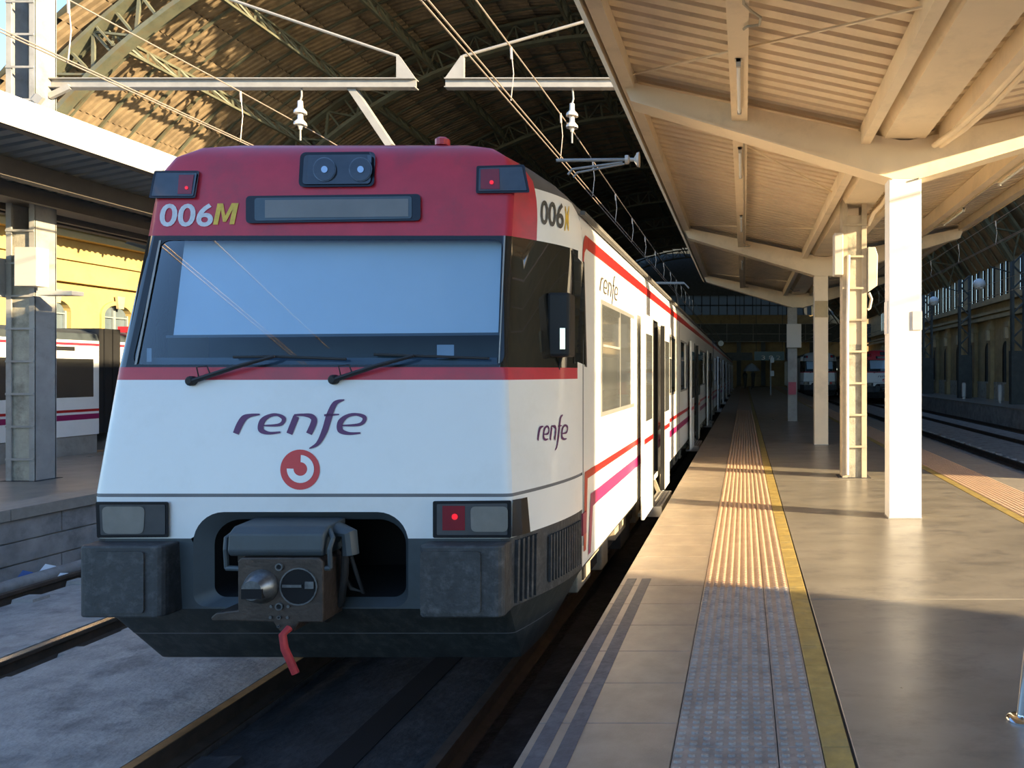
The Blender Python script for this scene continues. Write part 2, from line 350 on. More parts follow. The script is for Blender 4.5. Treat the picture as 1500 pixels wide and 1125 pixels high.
for i in range(48):
    y = 8 + i * 0.6
    me = MATS.get('_tr')
    if me is None: me = slab_mesh('tactile_tile', 0.62, 0.6, 'tactile_pink', extra=domes); MATS['_tr'] = me; MATS['_yr'] = slab_mesh('yellow_tile', 0.12, 0.6, 'tile_yellow')
    obj('tactile_tile', me, P, (3.025, y, 0)); obj('yellow_tile', MATS['_yr'], P, (2.905, y, 0))
obj('tactile_tile', slab_mesh('tactile_tile', 0.62, 47, 'tactile_pink'), P, (3.025, 36.8, 0))
obj('yellow_tile', slab_mesh('yellow_tile', 0.12, 47, 'tile_yellow'), P, (2.905, 36.8, 0))
cs = slab_mesh('concrete_slab', 2.45, 5.86, 'polished_concrete', gap=0.012)
for i in range(14): obj('concrete_slab', cs, P, (0.45, -0.53 + i * 5.86, 0))

# left platform
Q = thing('platform', 'lower left platform across the empty track with stone block face', 'platform', (-10.4, 0, 0), kind='structure')
b = MB(); b.box(-12.6, -8.43, -4, 84, -1.0, -0.13); b.build('platform_body', 'concrete_side', Q)
b = MB(); b.box(-12.65, -8.85, -4, 84, -0.13, 0.0); b.build('concrete_slab', 'polished_concrete', Q)
cp = slab_mesh('coping_stone', 0.5, 1.2, 'edge_slab_worn', t=0.13, gap=0.008)
for i in range(24): obj('coping_stone', cp, Q, (-8.86, 4 + i * 1.2, 0.002))
blk = MB(); blk.box(0, 0.04, 0.006, 1.49, 0.008, 0.25); bm_ = blk.mesh('face_block', 'concrete_side')
for r in range(3):
    for i in range(12): obj('face_block', bm_, Q, (-8.44, 5 + i * 1.5 + (r % 2) * 0.7, -0.39 - r * 0.26))
# right platform
R_ = thing('platform', 'dim right-hand platform beyond the two tracks along the arcaded wall', 'platform', (13.1, 0, 0), kind='structure')
b = MB(); b.box(11.74, 14.5, 9, 88, -1.0, -0.05); b.build('platform_body', 'concrete_side', R_)
b = MB(); b.box(11.7, 14.5, 9, 88, -0.05, 0.0); b.build('concrete_slab', 'polished_concrete', R_)

# ------------------------------------------------------------------ tracks
ZR = -0.68
def rail(name, x, y0, y1, label, head='rail_head'):
    t = thing(name, label, 'rail', (x, y0, ZR - 0.16))
    b = MB(); prof = [(-0.07, -0.16), (0.07, -0.16), (0.07, -0.145), (0.01, -0.12), (0.01, -0.045), (0.034, -0.035), (0.034, -0.006), (-0.034, -0.006), (-0.034, -0.035), (-0.01, -0.045), (-0.01, -0.12), (-0.07, -0.145)]
    b.prism([(x + a, y0, ZR + c) for a, c in prof], (0, y1 - y0, 0)); b.build('rail_web', 'rail_rust', t)
    b = MB(); b.box(x - 0.033, x + 0.033, y0, y1, ZR - 0.006, ZR); b.build('rail_head', head, t)
rail('rail', -1.79, -3, 86, 'right-hand running rail beneath the red and white train', 'rail_rust')
rail('rail', -3.51, -3, 86, 'left-hand running rail beneath the red and white train, flush with pale concrete', 'rail_dull')
rail('rail', -5.80, -3, 86, 'shiny near rail of the empty left track')
rail('rail', -7.52, -3, 86, 'rusty far rail of the empty left track beside the platform pipe', 'rail_rust')
for x, s in ((5.14, 'first'), (6.86, 'second'), (9.14, 'third'), (10.86, 'fourth')):
    rail('rail', x, 6, 86, s + ' rail to the right of the wide platform', 'rail_rust')
def slabobj(name, x0, x1, y0, y1, z0, z1, m, label):
    b = MB(); b.box(x0, x1, y0, y1, z0, z1); return tag(b.build(name, m), label, 'track bed', kind='structure')
slabobj('track_slab', -5.45, -3.575, -3, 86, -1.0, -0.695, 'track_concrete', 'pale concrete walkway between the two left tracks')
slabobj('track_slab', -3.40, -1.90, -3, 86, -1.0, -0.86, 'track_dark', 'dark concrete between the rails below the train')
slabobj('track_slab', -7.30, -6.02, -3, 86, -1.0, -0.74, 'track_concrete', 'grey concrete between the rails of the empty left track')
slabobj('track_slab', -1.70, -0.98, -3, 86, -1.0, -0.93, 'track_dark', 'dark strip of bed between train and platform face')
slabobj('track_slab', 7.1, 8.9, 6, 86, -1.0, -0.76, 'track_concrete', 'pale concrete strip between the two right-hand tracks')
slabobj('track_slab', 5.4, 6.6, 6, 86, -1.0, -0.80, 'track_concrete', 'concrete between the rails beside the wide platform')
slabobj('track_slab', 9.4, 10.6, 6, 86, -1.0, -0.80, 'track_concrete', 'concrete between the rails near the arcaded wall')
def lumps(name, xs, y0, n, dy, m, label, grp, z0=-1.0, sx=0.16, top=-0.74):
    for x in xs:
        for i in range(n):
            b = MB(); jx = random.uniform(-.02, .02); y = y0 + i * dy + random.uniform(-.02, .02); w = sx * random.uniform(.85, 1.15); l = 0.12 * random.uniform(.8, 1.2); zt = top + random.uniform(-.015, .01)
            b.add([(x - w + jx, y - l, z0), (x + w + jx, y - l, z0), (x + w + jx, y + l, z0), (x - w + jx, y + l, z0),
                   (x - w * .75 + jx, y - l * .7, zt), (x + w * .75 + jx, y - l * .7, zt), (x + w * .75 + jx, y + l * .7, zt), (x - w * .75 + jx, y + l * .7, zt)],
                  [(0, 3, 2, 1), (4, 5, 6, 7), (0, 1, 5, 4), (1, 2, 6, 5), (2, 3, 7, 6), (3, 0, 4, 7)])
            tag(b.build(name, m), label.replace('SIDE', 'left' if x == xs[0] else 'right') + ', ' + nth(i) + ' from the viewer', 'sleeper', grp)
lumps('sleeper_block', (-5.55,), 4.6, 14, 0.62, 'track_concrete', 'worn concrete sleeper block beside the shiny rail of the empty track', 'sleeper blocks along the shiny rail', top=-0.755, sx=0.13)
lumps('sleeper_block', (-7.22,), 6.6, 10, 0.62, 'track_concrete', 'rough concrete sleeper block beside the rusty far rail', 'sleeper blocks along the rusty far rail', top=-0.70)
lumps('sleeper_block', (-3.22, -2.06), 2.2, 5, 0.62, 'track_dark', 'dark SIDE-hand sleeper block between the rails before the train', 'sleeper blocks before the train', top=-0.80, sx=0.15)
lumps('sleeper_block', (-1.55,), 2.2, 5, 0.62, 'track_dark', 'dark sleeper block between the train rail and the platform', 'sleeper blocks by the platform face', top=-0.85, sx=0.12)
lumps('sleeper_block', (7.08,), 15.5, 40, 0.6, 'track_concrete', 'pale sleeper end in the row beside the right-hand track', 'sleeper ends between the right tracks', top=-0.70, sx=0.11)
slabobj('bounce_slab', 4.4, 12.6, -14, 6, -1.0, -0.25, 'bounce_concrete', 'pale concrete slab added out of view to bounce sunlight onto the canopy')  # unseen pale slab added to bounce warm sunlight up under the canopy
# trench cover edge in the near track and pipe at the left platform
slabobj('drain_channel', -2.62, -2.40, -3, 86, -1.0, -0.855, 'cavity_black', 'black drain slot running between the rails below the train')
b = MB(); b.tube([(-8.05, 4, -0.78), (-8.05, 40, -0.78)], 0.075, 12)
tag(b.build('drain_pipe', 'concrete_side', smooth=True), 'grey pipe lying along the foot of the left platform', 'pipe')
slabobj('track_slab', -8.4, -7.65, -3, 86, -1.0, -0.86, 'concrete_side', 'narrow ledge below the left platform face')
for (px, py, sx, sz, m, lab) in ((79, 829, .11, .09, 'scrap_white', 'crumpled white paper scrap by the left pipe'), (46, 836, .10, .09, 'scrap_blue', 'crumpled blue wrapper by the left pipe'), (55, 850, .07, .04, 'scrap_white', 'small white litter flake beside the rusty rail')):
    Y = 8.15 * F / (PX - px); b = MB(); x = -8.2 if py < 840 else -7.85; z = -0.86 if py < 840 else -0.86
    b.add([(x - sx, Y - sx, z), (x + sx, Y - sx * .6, z), (x + sx * .7, Y + sx, z), (x - sx * .6, Y + sx * .8, z), (x - sx * .3, Y - .02, z + sz + .08), (x + sx * .4, Y + .03, z + sz * .6 + .08)],
          [(0, 3, 2, 1), (0, 1, 5, 4), (1, 2, 5), (2, 3, 4, 5), (3, 0, 4)]); tag(b.build('litter', m), lab, 'litter')

# ================================================================== SHED VAULT
VC = Vector((-5.0, 0, -3.25)); VR = 19.3; Y0V, Y1V = 20.5, 90.0
def vp(phi, y, r=VR): a = math.radians(phi); return Vector((VC.x + r * math.sin(a), y, VC.z + r * math.cos(a)))
V = thing('ceiling', 'great arched train shed roof of boards and iron lattice ribs', 'roof', (-5, 20.5, 4.5), kind='structure')
DPH = 3.3
ph = -59.4
while ph < 59.4 - 0.1:
    b = MB(); p1 = ph + DPH * 1.03
    rows = [[], []]; y = Y0V; per = 0.24; fine = ph < 10
    ys = []
    while fine and y < 52:
        ys += [(y, 0), (y + per * .38, 0), (y + per * .5, -.055), (y + per * .88, -.055)]; y += per
    ys += [(y, 0), (Y1V, 0)]
    # shingled rows: upper edge of every row lies inside the lower edge of the next
    lo, hi = (ph, p1) if ph >= 0 else (ph, p1)
    for yy, d in ys:
        if ph < 0: rows[0].append(vp(ph, yy, VR + .13 + d)); rows[1].append(vp(p1, yy, VR + d))
        else: rows[0].append(vp(ph - .1, yy, VR + d)); rows[1].append(vp(p1, yy, VR + .13 + d))
    b.grid(rows); b.build('roof_board_row', 'roof_board', V, fixn=False)
    ph += DPH
b = MB(); b.grid([[vp(-59.4 + 118.8 * k / 40, Y0V - .05, VR + .22), vp(-59.4 + 118.8 * k / 40, Y1V, VR + .22)] for k in range(41)]); b.build('outer_skin', 'iron_dark', V)
y = 21.6
while y < 60:
    b = MB(); ring = []
    for k in range(31):
        p = -59.4 + 118.8 * k / 30
        ring.append([vp(p, y - .03, VR - .0), vp(p, y - .03, VR - .07), vp(p, y + .03, VR - .07), vp(p, y + .03, VR - .0)])
    b.grid(ring); b.build('rafter', 'iron_green', V); y += 1.05
RIBS = [21.0, 30.5, 40, 50, 60, 70, 80, 89]
for y in RIBS:
    for (r, w, h, nm) in ((VR - .32, .34, .1, 'rib_chord'), (VR - 1.2, .34, .12, 'rib_chord')):
        b = MB(); ring = []
        for k in range(41):
            p = -59.4 + 118.8 * k / 40
            ring.append([vp(p, y - w / 2, r + h / 2), vp(p, y - w / 2, r - h / 2), vp(p, y + w / 2, r - h / 2), vp(p, y + w / 2, r + h / 2), vp(p, y - w / 2, r + h / 2)])
        b.grid(ring); b.build(nm, 'iron_green', V)
    b = MB(); n = 48
    for k in range(n):
        p = -59.4 + 118.8 * k / n; q = p + 118.8 / n
        a, c = (vp(p, y, VR - .34), vp(q, y, VR - 1.18)) if k % 2 else (vp(p, y, VR - 1.18), vp(q, y, VR - .34))
        b.bar(a, c, .09, .06); b.bar(vp(p, y, VR - .34), vp(p, y, VR - 1.18), .10, .06)
    b.build('rib_lattice', 'iron_green', V)
for p in (-50.5, -41.5, -32.5, -23.5, -14.5, -5.5, 5.5, 14.5, 23.5, 32.5, 41.5):
    b = MB()
    yend = 90
    for r in (VR - .3, VR - 1.02):
        b.bar(vp(p, 20.9, r), vp(p, yend, r), .11, .07)
    y = 20.9; k = 0
    while y < (62 if p < 0 else 40):
        a, c = (vp(p, y, VR - .3), vp(p, y + .62, VR - 1.02)) if k % 2 else (vp(p, y, VR - 1.02), vp(p, y + .62, VR - .3))
        b.bar(a, c, .06, .05); b.bar(vp(p, y, VR - .3), vp(p, y, VR - 1.02), .05, .05); y += .62; k += 1
    b.build('lattice_girder', 'iron_green', V)

# ------------------------------------------------------------------ left building
LB = thing('wall_left', 'sunlit yellow station building with arched windows', 'wall', (-24, 30, 0), kind='structure')
XL = -24.0
def arch_loop(y0, y1, z0, z1, rise, n=10):
    pts = [(y0, z0), (y1, z0), (y1, z1 - rise)]
    cy = (y0 + y1) / 2; hw = (y1 - y0) / 2
    for k in range(1, n): a = math.pi * k / n; pts.append((cy + hw * math.cos(a), z1 - rise + rise * math.sin(a)))
    pts.append((y0, z1 - rise)); return pts
wins = [23.38 + 2.74 * k for k in range(-2, 20)]
holes = [arch_loop(w, w + 1.3, 1.4, 4.12, 0.42) for w in wins]
vs, fs = fill([[(12, -1), (85, -1), (85, 9.0), (12, 9.0)]] + holes, lambda a, c: Vector((XL, a, c)))
MB().add(vs, fs).build('facade', 'plaster_yellow', LB)
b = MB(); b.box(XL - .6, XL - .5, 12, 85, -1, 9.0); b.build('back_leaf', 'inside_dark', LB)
for z, d, h in ((4.75, .22, .16), (5.55, .12, .10), (6.3, .35, .22), (6.75, .18, .12), (8.2, .5, .3)):
    b = MB(); b.box(XL, XL + d, 12, 85, z, z + h); b.build('cornice', 'plaster_yellow', LB)
for i, w in enumerate(wins):
    b = MB()
    o_ = arch_loop(w - .14, w + 1.44, 1.3, 4.27, 0.55); i_ = arch_loop(w, w + 1.3, 1.4, 4.12, 0.42)
    vs, fs = fill([o_, i_], lambda a, c: Vector((XL + .08, a, c))); b.add(vs, fs)
    for lp, x0 in ((o_, XL), (i_, XL - .2)):
        n = len(lp); k = len(b.v); b.v += [Vector((XL + .08, a, c)) for a, c in lp] + [Vector((x0, a, c)) for a, c in lp]
        b.f += [(k + j, k + (j + 1) % n, k + n + (j + 1) % n, k + n + j) for j in range(n)]
    b.build('window_surround', 'plaster_yellow', LB)
    if i > 9: continue
    wf_ = MB(); wf_.box(XL - .16, XL - .08, w + .60, w + .70, 1.4, 4.1)
    for z in (2.3, 3.0, 3.62): wf_.box(XL - .16, XL - .09, w, w + 1.3, z, z + .05)
    wf_.box(XL - .16, XL - .08, w, w + .06, 1.4, 3.75); wf_.box(XL - .16, XL - .08, w + 1.24, w + 1.3, 1.4, 3.75)
    fo = wf_.build('window_frame', 'old_frame', LB)
    vs, fs = fill([i_], lambda a, c: Vector((XL - .17, a, c))); MB().add(vs, fs).build('pane', 'old_pane', fo)
    b = MB(); cyw = w + .65; b.prism([(XL + .08, cyw - .12, 3.98), (XL + .08, cyw + .12, 3.98), (XL + .08, cyw + .18, 4.45), (XL + .08, cyw - .18, 4.45)], (.1, 0, 0)); b.build('keystone', 'stone_trim', LB)

# ------------------------------------------------------------------ right arcaded wall (also shades the far platform)
RW = thing('wall_right', 'tan stone arcaded wall with clerestory slots along the right platform', 'wall', (14.5, 40, 0), kind='structure')
XR = 14.5
rw = [36.0 + 3.15 * k for k in range(0, 15)]
holes = [arch_loop(w, w + 1.0, 0.02, 3.3, 0.5) for w in rw] + [[(w - .9, 5.9), (w - .45, 5.9), (w - .45, 7.7), (w - .9, 7.7)] for w in rw] + [[(w + .0, 5.9), (w + .45, 5.9), (w + .45, 7.7), (w + .0, 7.7)] for w in rw] + [[(w + .9, 5.9), (w + 1.35, 5.9), (w + 1.35, 7.7), (w + .9, 7.7)] for w in rw]
vs, fs = fill([[(7.3, -1), (90, -1), (90, 10), (7.3, 10)]] + holes, lambda a, c: Vector((XR, a, c)))
MB().add(vs, fs).build('facade', 'stone_tan', RW)
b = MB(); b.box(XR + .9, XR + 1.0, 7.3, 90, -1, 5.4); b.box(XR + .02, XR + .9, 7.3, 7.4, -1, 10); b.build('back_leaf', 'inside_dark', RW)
for i, w in enumerate(rw):
    b = MB(); b.box(XR - .22, XR, w - .75, w - .3, 0, 4.6); b.box(XR - .3, XR, w - .82, w - .23, 0, .9); b.box(XR - .32, XR, w - .85, w - .2, 4.0, 4.3); b.build('pilaster', 'stone_tan', RW)
    b = MB(); b.box(XR - .4, XR, w - .65, w - .4, 3.4, 4.0); b.build('corbel', 'stone_trim', RW)
    for a in (-.9, 0, .9):
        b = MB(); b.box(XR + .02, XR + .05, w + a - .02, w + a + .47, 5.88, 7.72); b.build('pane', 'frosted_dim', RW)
    b = MB(); b.box(XR + .06, XR + .1, w, w + 1.0, 0, 3.3); b.build('door_leaf', 'iron_dark', RW)
for z, d, h in ((4.6, .35, .2), (4.95, .2, .15), (5.5, .3, .18), (7.9, .3, .2)):
    b = MB(); b.box(XR - d, XR, 20, 90, z, z + h); b.build('cornice', 'stone_tan', RW)
b = MB(); b.box(XR - .05, XR, 20, 90, 0, 1.0); b.build('dado', 'post_concrete', RW)
b = MB(); b.add([(6.6, 9.5, 7.4), (14.5, 9.5, 9.6), (14.5, 20.5, 9.6), (6.6, 20.5, 7.4), (6.6, 9.5, 7.55), (14.5, 9.5, 9.75), (14.5, 20.5, 9.75), (6.6, 20.5, 7.55)], [(0, 3, 2, 1), (4, 5, 6, 7), (0, 1, 5, 4), (1, 2, 6, 5), (2, 3, 7, 6), (3, 0, 4, 7)])
so_ = tag(b.build('shade_roof', 'iron_dark'), 'dark roof over the right-hand tracks, added to cut sky light', 'roof', kind='structure')  # roof added to block sky light from the far platform floor
for k in range(28):
    b = MB(); y = 9.7 + k * .39; b.add([(6.6, y, 7.3), (14.45, y, 9.5), (14.45, y + .1, 9.5), (6.6, y + .1, 7.3), (6.6, y, 7.4), (14.45, y, 9.6), (14.45, y + .1, 9.6), (6.6, y + .1, 7.4)], [(0, 3, 2, 1), (0, 1, 5, 4), (1, 2, 6, 5), (2, 3, 7, 6), (3, 0, 4, 7), (4, 5, 6, 7)]); b.build('rafter', 'roof_board', so_)
# unseen wall added to shade the train's nose and bound the sun patch
b = MB(); b.prism([(13.0, -26, -1), (13.0, 0.4, -1), (13.0, 0.4, 8.2), (13.0, -3, 8.9), (13.0, -26, 8.9)], (.5, 0, 0))
tag(b.build('wall_shade', 'stone_tan'), 'plain stone wall added out of view to shade the train nose', 'wall', kind='structure')

# ------------------------------------------------------------------ end of the hall
EW_ = thing('wall_back', 'dim end wall of the train shed with glazed band', 'wall', (-5, 91, 0), kind='structure')
b = MB(); b.box(-25, 15, 91, 91.4, -1, 8.3); b.build('facade', 'stone_tan', EW_)
b = MB(); b.box(-25, 15, 91, 91.4, 10.6, 17); b.build('upper_screen', 'iron_dark', EW_)
b = MB()
for k in range(41): b.box(-25 + k * 1.0 - .06, -25 + k * 1.0 + .06, 90.9, 91.1, 8.3, 10.6)
b.box(-25, 15, 90.9, 91.1, 9.35, 9.5); b.build('mullion_frame', 'iron_dark', EW_)
for k in range(40):
    for j in range(2):
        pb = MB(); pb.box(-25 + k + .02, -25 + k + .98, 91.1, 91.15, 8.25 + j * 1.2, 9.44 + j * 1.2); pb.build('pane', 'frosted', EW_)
b = MB(); b.box(-25, 15, 88.5, 90.8, 6.9, 7.1); b.box(-25, 15, 88.3, 88.5, 5.0, 7.1); b.build('mezzanine_panel', 'iron_dark', EW_)
for x in (-9, -6.2, -3.4, -.6, 2.2, 5, 7.8):
    b = MB(); b.box(x - .25, x + .25, 88.6, 89.1, 0, 6.9); b.build('pier', 'iron_dark', EW_)
b = MB()
for x in (-8, -5, -2, 1, 4, 7): b.box(x, x + .06, 88.2, 88.3, 4.9, 7.1)
for z in (5.0, 5.9, 7.05): b.box(-10, 10, 88.2, 88.3, z, z + .06)
b.build('panel_frame', 'post_grey', EW_)

# ================================================================== CANOPIES
def canopy(xc, half, zc, ze, y0, y1, beams, sheet, paint, lab, purl, inner=None):
    inner = inner or paint
    C = thing('canopy', lab, 'canopy', (xc, y0, 0))
    per = 0.21; nrib = 5; L = per * nrib
    for s in (-1, 1):
        b = MB(); rows = []
        prof = []
        for i in range(nrib):
            o_ = i * per; prof += [(o_, 0), (o_ + .125, 0), (o_ + .14, .045), (o_ + .195, .045)]
        prof.append((L + .004, 0))
        rows = [[Vector((s * half, yy, ze + .10 + d)), Vector((0, yy, zc + .10 + d))] for yy, d in prof]
        b.grid(rows); me = b.mesh('roof_sheet', sheet, fixn=False)
        n = int((y1 - y0) / L)
        for i in range(n): obj('roof_sheet', me, C, (xc, y0 + i * L, 0))
        # top skin keeps daylight out
        b = MB(); b.add([(xc + s * half, y0, ze + .18), (xc + s * half, y1, ze + .18), (xc, y1, zc + .18), (xc, y0, zc + .18)], [(0, 1, 2, 3)]); b.build('roof_skin', sheet, C)
        # fascia gutter at the outer edge
        b = MB(); x0 = xc + s * half; b.prism([(x0 + s * .02, y0, ze - .10), (x0 + s * .02, y0, ze + .22), (x0 + s * .10, y0, ze + .22), (x0 + s * .10, y0, ze - .02)], (0, y1 - y0, 0)); b.build('fascia_gutter', paint, C)
        b = MB(); b.bar((x0 - s * .09, y0, ze - .02), (x0 - s * .09, y1, ze - .02), .13, .16); b.build('edge_channel', inner, C)
        # mid purlin
        t = purl; zz = lerp(zc, ze, t)
        b = MB(); xx = xc + s * half * t; b.box(xx - .065, xx + .065, y0, y1, zz - .16, zz + .07); b.box(xx - .085, xx + .085, y0, y1, zz - .175, zz - .155); b.build('purlin', inner, C)
        xx = xc + s * .42; b = MB(); b.box(xx - .05, xx + .05, y0, y1, zc - .04, zc + .16); b.build('purlin', inner, C)
    b = MB(); b.prism([(xc - .30, y0, zc + .16), (xc - .22, y0, zc + .02), (xc + .22, y0, zc + .02), (xc + .30, y0, zc + .16)], (0, y1 - y0, 0)); b.build('valley_gutter', inner, C)
    for yb in beams:
        b = MB()
        prof = [(xc - .175, zc - .41), (xc + .175, zc - .41), (xc + half - .12, ze - .24), (xc + half - .02, ze - .02), (xc + .05, zc), (xc - .05, zc), (xc - half + .02, ze - .02), (xc - half + .12, ze - .24)]
        b.prism([(a, yb, z) for a, z in prof], (0, .22, 0)); bo = b.build('cross_beam', inner, C)
        for s in (-1, 1):
            f_ = MB(); f_.add([(xc + s * .14, yb - .05, zc - .425), (xc + s * .14, yb + .27, zc - .425), (xc + s * (half - .12), yb + .27, ze - .255), (xc + s * (half - .12), yb - .05, ze - .255),
                               (xc + s * .14, yb - .05, zc - .405), (xc + s * .14, yb + .27, zc - .405), (xc + s * (half - .12), yb + .27, ze - .235), (xc + s * (half - .12), yb - .05, ze - .235)],
                              [(0, 1, 2, 3), (4, 5, 6, 7), (0, 1, 5, 4), (1, 2, 6, 5), (2, 3, 7, 6), (3, 0, 4, 7)]); f_.build('bottom_flange', inner, bo)
    # wind bracing rods
    for i in range(len(beams) - 1):
        for s in (-1, 1):
            a = beams[i] + .25; c = beams[i + 1]; b = MB()
            b.tube([(xc + s * half * .96, c - .05, ze + .02), (xc + s * .45, c - 2.85, zc + .08)], .013, 6); b.build('brace_rod', inner, C); b = MB()
            b.tube([(xc + s * half * .96, a, ze + .02), (xc + s * .45, a + 2.5, zc + .08)], .013, 6)
            b.build('brace_rod', inner, C)
    return C
CX1 = 1.72
CAN = canopy(CX1, 3.05, 4.05, 4.71, -2.2, 26.2, [-.1, 8.25, 16.6, 24.7], 'sheet_cream', 'paint_cream', 'cream corrugated butterfly canopy over the wide platform', .58)
CAL = canopy(-10.4, 2.2, 3.98, 4.42, 3.0, 31, [7.0, 15.6, 24.2], 'sheet_grey', 'paint_white', 'grey corrugated canopy with white fascia over the left platform', .5, 'steel_brown')
# columns
def column(x, y, w, d, ztop, m, label):
    t = thing('column', label, 'column', (x, y, 0), 'platform canopy columns')
    b = MB(); b.box(x - w / 2, x + w / 2, y, y + d, 0, ztop); b.build('shaft', m, t, bevel=.008)
    b = MB(); b.box(x - w / 2 - .006, x + w / 2 + .006, y - .006, y + d + .006, 0, .012); b.build('base_plate', 'post_grey', t)
    return t
c1 = column(1.723, 8.25, .35, .24, 3.64, 'paint_white', 'blazing white canopy column in full sun, nearest of the row')
b = MB(); b.box(1.80, 1.90, 8.235, 8.25, 2.02, 2.22); b.build('notice_plate', 'paper', c1)
b = MB(); b.box(1.53, 1.548, 8.27, 8.42, 1.98, 2.33); b.build('side_notice', 'paint_white', c1)
c3 = column(1.66, 16.6, .30, .24, 3.64, 'paint_cream', 'cream canopy column in shade behind the lattice post')
b = MB(); b.box(1.52, 1.80, 16.57, 16.6, 2.75, 3.1); b.build('brown_plate', 'stone_trim', c3)
c4 = column(1.55, 24.7, .30, .24, 3.64, 'post_grey', 'pale grey canopy column hung with a poster, farthest of the row')
b = MB(); b.box(1.36, 1.82, 24.55, 24.7, 2.35, 3.1); b.build('junction_cabinet', 'plastic_white', c4)
b = MB(); b.box(1.42, 1.66, 24.64, 24.7, .85, 1.25); b.build('fire_extinguisher', 'wine', c4)
column(-10.4, 15.6, .3, .24, 3.57, 'post_grey', 'grey column of the left canopy half hidden behind the train')
column(-10.4, 7.0, .3, .24, 3.57, 'post_grey', 'grey column of the left canopy outside the left frame edge')

# lattice catenary post on our platform
def catenary_post(x, y, ztop, label, loc_mats, w=.36, d=.30, web='peeling'):
    t = thing('catenary_post', label, 'post', (x, y, 0), 'catenary posts')
    for s in (-1, 1):
        b = MB(); x0 = x + s * (w / 2); b.box(min(x0, x0 - s * .075), max(x0, x0 - s * .075), y - .01, y + .012, 0, ztop); b.box(min(x0, x0 - s * .012), max(x0, x0 - s * .012), y, y + d, 0, ztop)
        b.box(min(x0, x0 - s * .075), max(x0, x0 - s * .075), y + d - .012, y + d + .01, 0, ztop); b.build('channel', loc_mats[0], t)
    b = MB(); b.box(x - w / 2 + .015, x + w / 2 - .015, y + .025, y + d - .06, 0, min(ztop, 1.98) if web == 'peeling' else min(ztop, 3.6)); b.build('concrete_core', 'post_concrete', t)
    if web == 'peeling':
        b = MB(); b.box(x - w / 2 + .013, x + w / 2 - .013, y + .02, y + d - .055, 1.98, 3.9); b.build('painted_web', 'peeling', t)
        z = .45
    else: z = .3
    while z < ztop:
        b = MB(); b.box(x - w / 2, x + w / 2, y - .022, y - .01, z, z + .03); b.build('strap', loc_mats[0], t); z += .47
    b = MB(); b.box(x - w / 2 - .06, x + w / 2 + .06, y - .05, y + d + .05, 0, .006); b.build('stain_plate', 'track_dark', t)
    return t
cp2 = catenary_post(1.64, 11.45, 8.0, 'weathered lattice post with peeling paint between the white columns', ('post_cream',))
b = MB(); b.tube([(1.53, 11.425, .05), (1.53, 11.425, 2.3), (1.55, 11.425, 3.3)], .022, 8); b.build('conduit', 'paint_white', cp2)
b = MB(); b.box(1.33, 1.46, 11.35, 11.6, 3.0, 3.62); b.build('meter_box', 'plastic_white', cp2, bevel=.01)
b = MB(); b.prism([(1.83, 11.4, 2.75), (1.97, 11.4, 2.85), (1.98, 11.4, 3.3), (1.94, 11.4, 3.42), (1.83, 11.4, 3.42)], (0, .22, 0)); b.build('lamp_box', 'plastic_white', cp2, bevel=.01)
b = MB(); b.tube([(1.86, 11.5, 2.75), (1.9, 11.5, 2.66), (1.87, 11.5, 2.52), (1.84, 11.5, 2.5)], .022, 8); b.build('elbow_pipe', 'plastic_white', cp2)
b = MB(); b.tube([W(1272, 330, 11.5), W(1280, 312, 11.4), W(1292, 300, 11.2), W(1300, 285, 10.9), (2.0, 9, 4.0)], .03, 8); b.build('conduit', 'paint_cream', cp2)
wt = MB(); p0 = W(1247, 520, 11.5); wt.add([p0 + Vector((-.055, .0, -.09)), p0 + Vector((.055, 0, -.09)), p0 + Vector((0, 0, .02)), p0 + Vector((-.055, .01, -.09)), p0 + Vector((.055, .01, -.09)), p0 + Vector((0, .01, .02))], [(0, 1, 2), (3, 4, 5), (0, 1, 4, 3), (1, 2, 5, 4), (2, 0, 3, 5)])
wt.build('warning_sign', 'warn_orange', cp2)
cpl = catenary_post(-10.41, 11.1, 8.2, 'tall grey steel post rising from the left platform through its canopy', ('post_grey',), w=.41, d=.34, web='plain')
b = MB(); a = W(37, 347, 11.0); b.box(a.x - .02, a.x + .30, 10.85, 11.05, 2.78, 3.33); b.build('control_box', 'plastic_white', cpl, bevel=.01)
b = MB(); b.box(-10.0, -9.5, 10.9, 11.1, 2.66, 2.72); b.build('box_shelf', 'plastic_white', cpl)
b = MB(); b.box(-10.72, -10.62, 11.0, 11.2, 2.65, 3.2); b.build('control_box', 'post_grey', cpl)

# ------------------------------------------------------------------ gantry beams, insulators, wires
ZB = 5.82; YB = 11.33
def beam(x0, x1, label, endx, sgn):
    t = thing('gantry_beam', label, 'beam', (x0, YB, ZB), 'catenary gantry beams')
    b = MB()
    b.box(x0, x1, YB - .02, YB + .12, ZB + .055, ZB + .07); b.box(x0, x1, YB + .03, YB + .05, ZB - .06, ZB + .06); b.box(x0, x1, YB - .02, YB + .12, ZB - .07, ZB - .055); b.build('channel', 'galv', t)
    b = MB(); b.prism([(endx, YB, ZB + .07), (endx - sgn * .02, YB, ZB + .09), (endx - sgn * .24, YB, ZB + .40), (endx - sgn * .28, YB, ZB + .40), (endx - sgn * .28, YB, ZB + .07)], (0, .06, 0)); b.build('end_gusset', 'galv', t)
    return t
gl = beam(-10.2, -4.83, 'long galvanised gantry beam reaching from the left post over the empty track', -4.83, 1)
gr = beam(-4.40, 1.5, 'shorter galvanised gantry beam above the train, reaching from the platform canopy', -4.40, -1)
b = MB(); b.tube([(-5.09, YB + .03, ZB + .40), (-10.3, YB + .1, 8.0)], .022, 8); b.build('stay_rod', 'galv', gl)
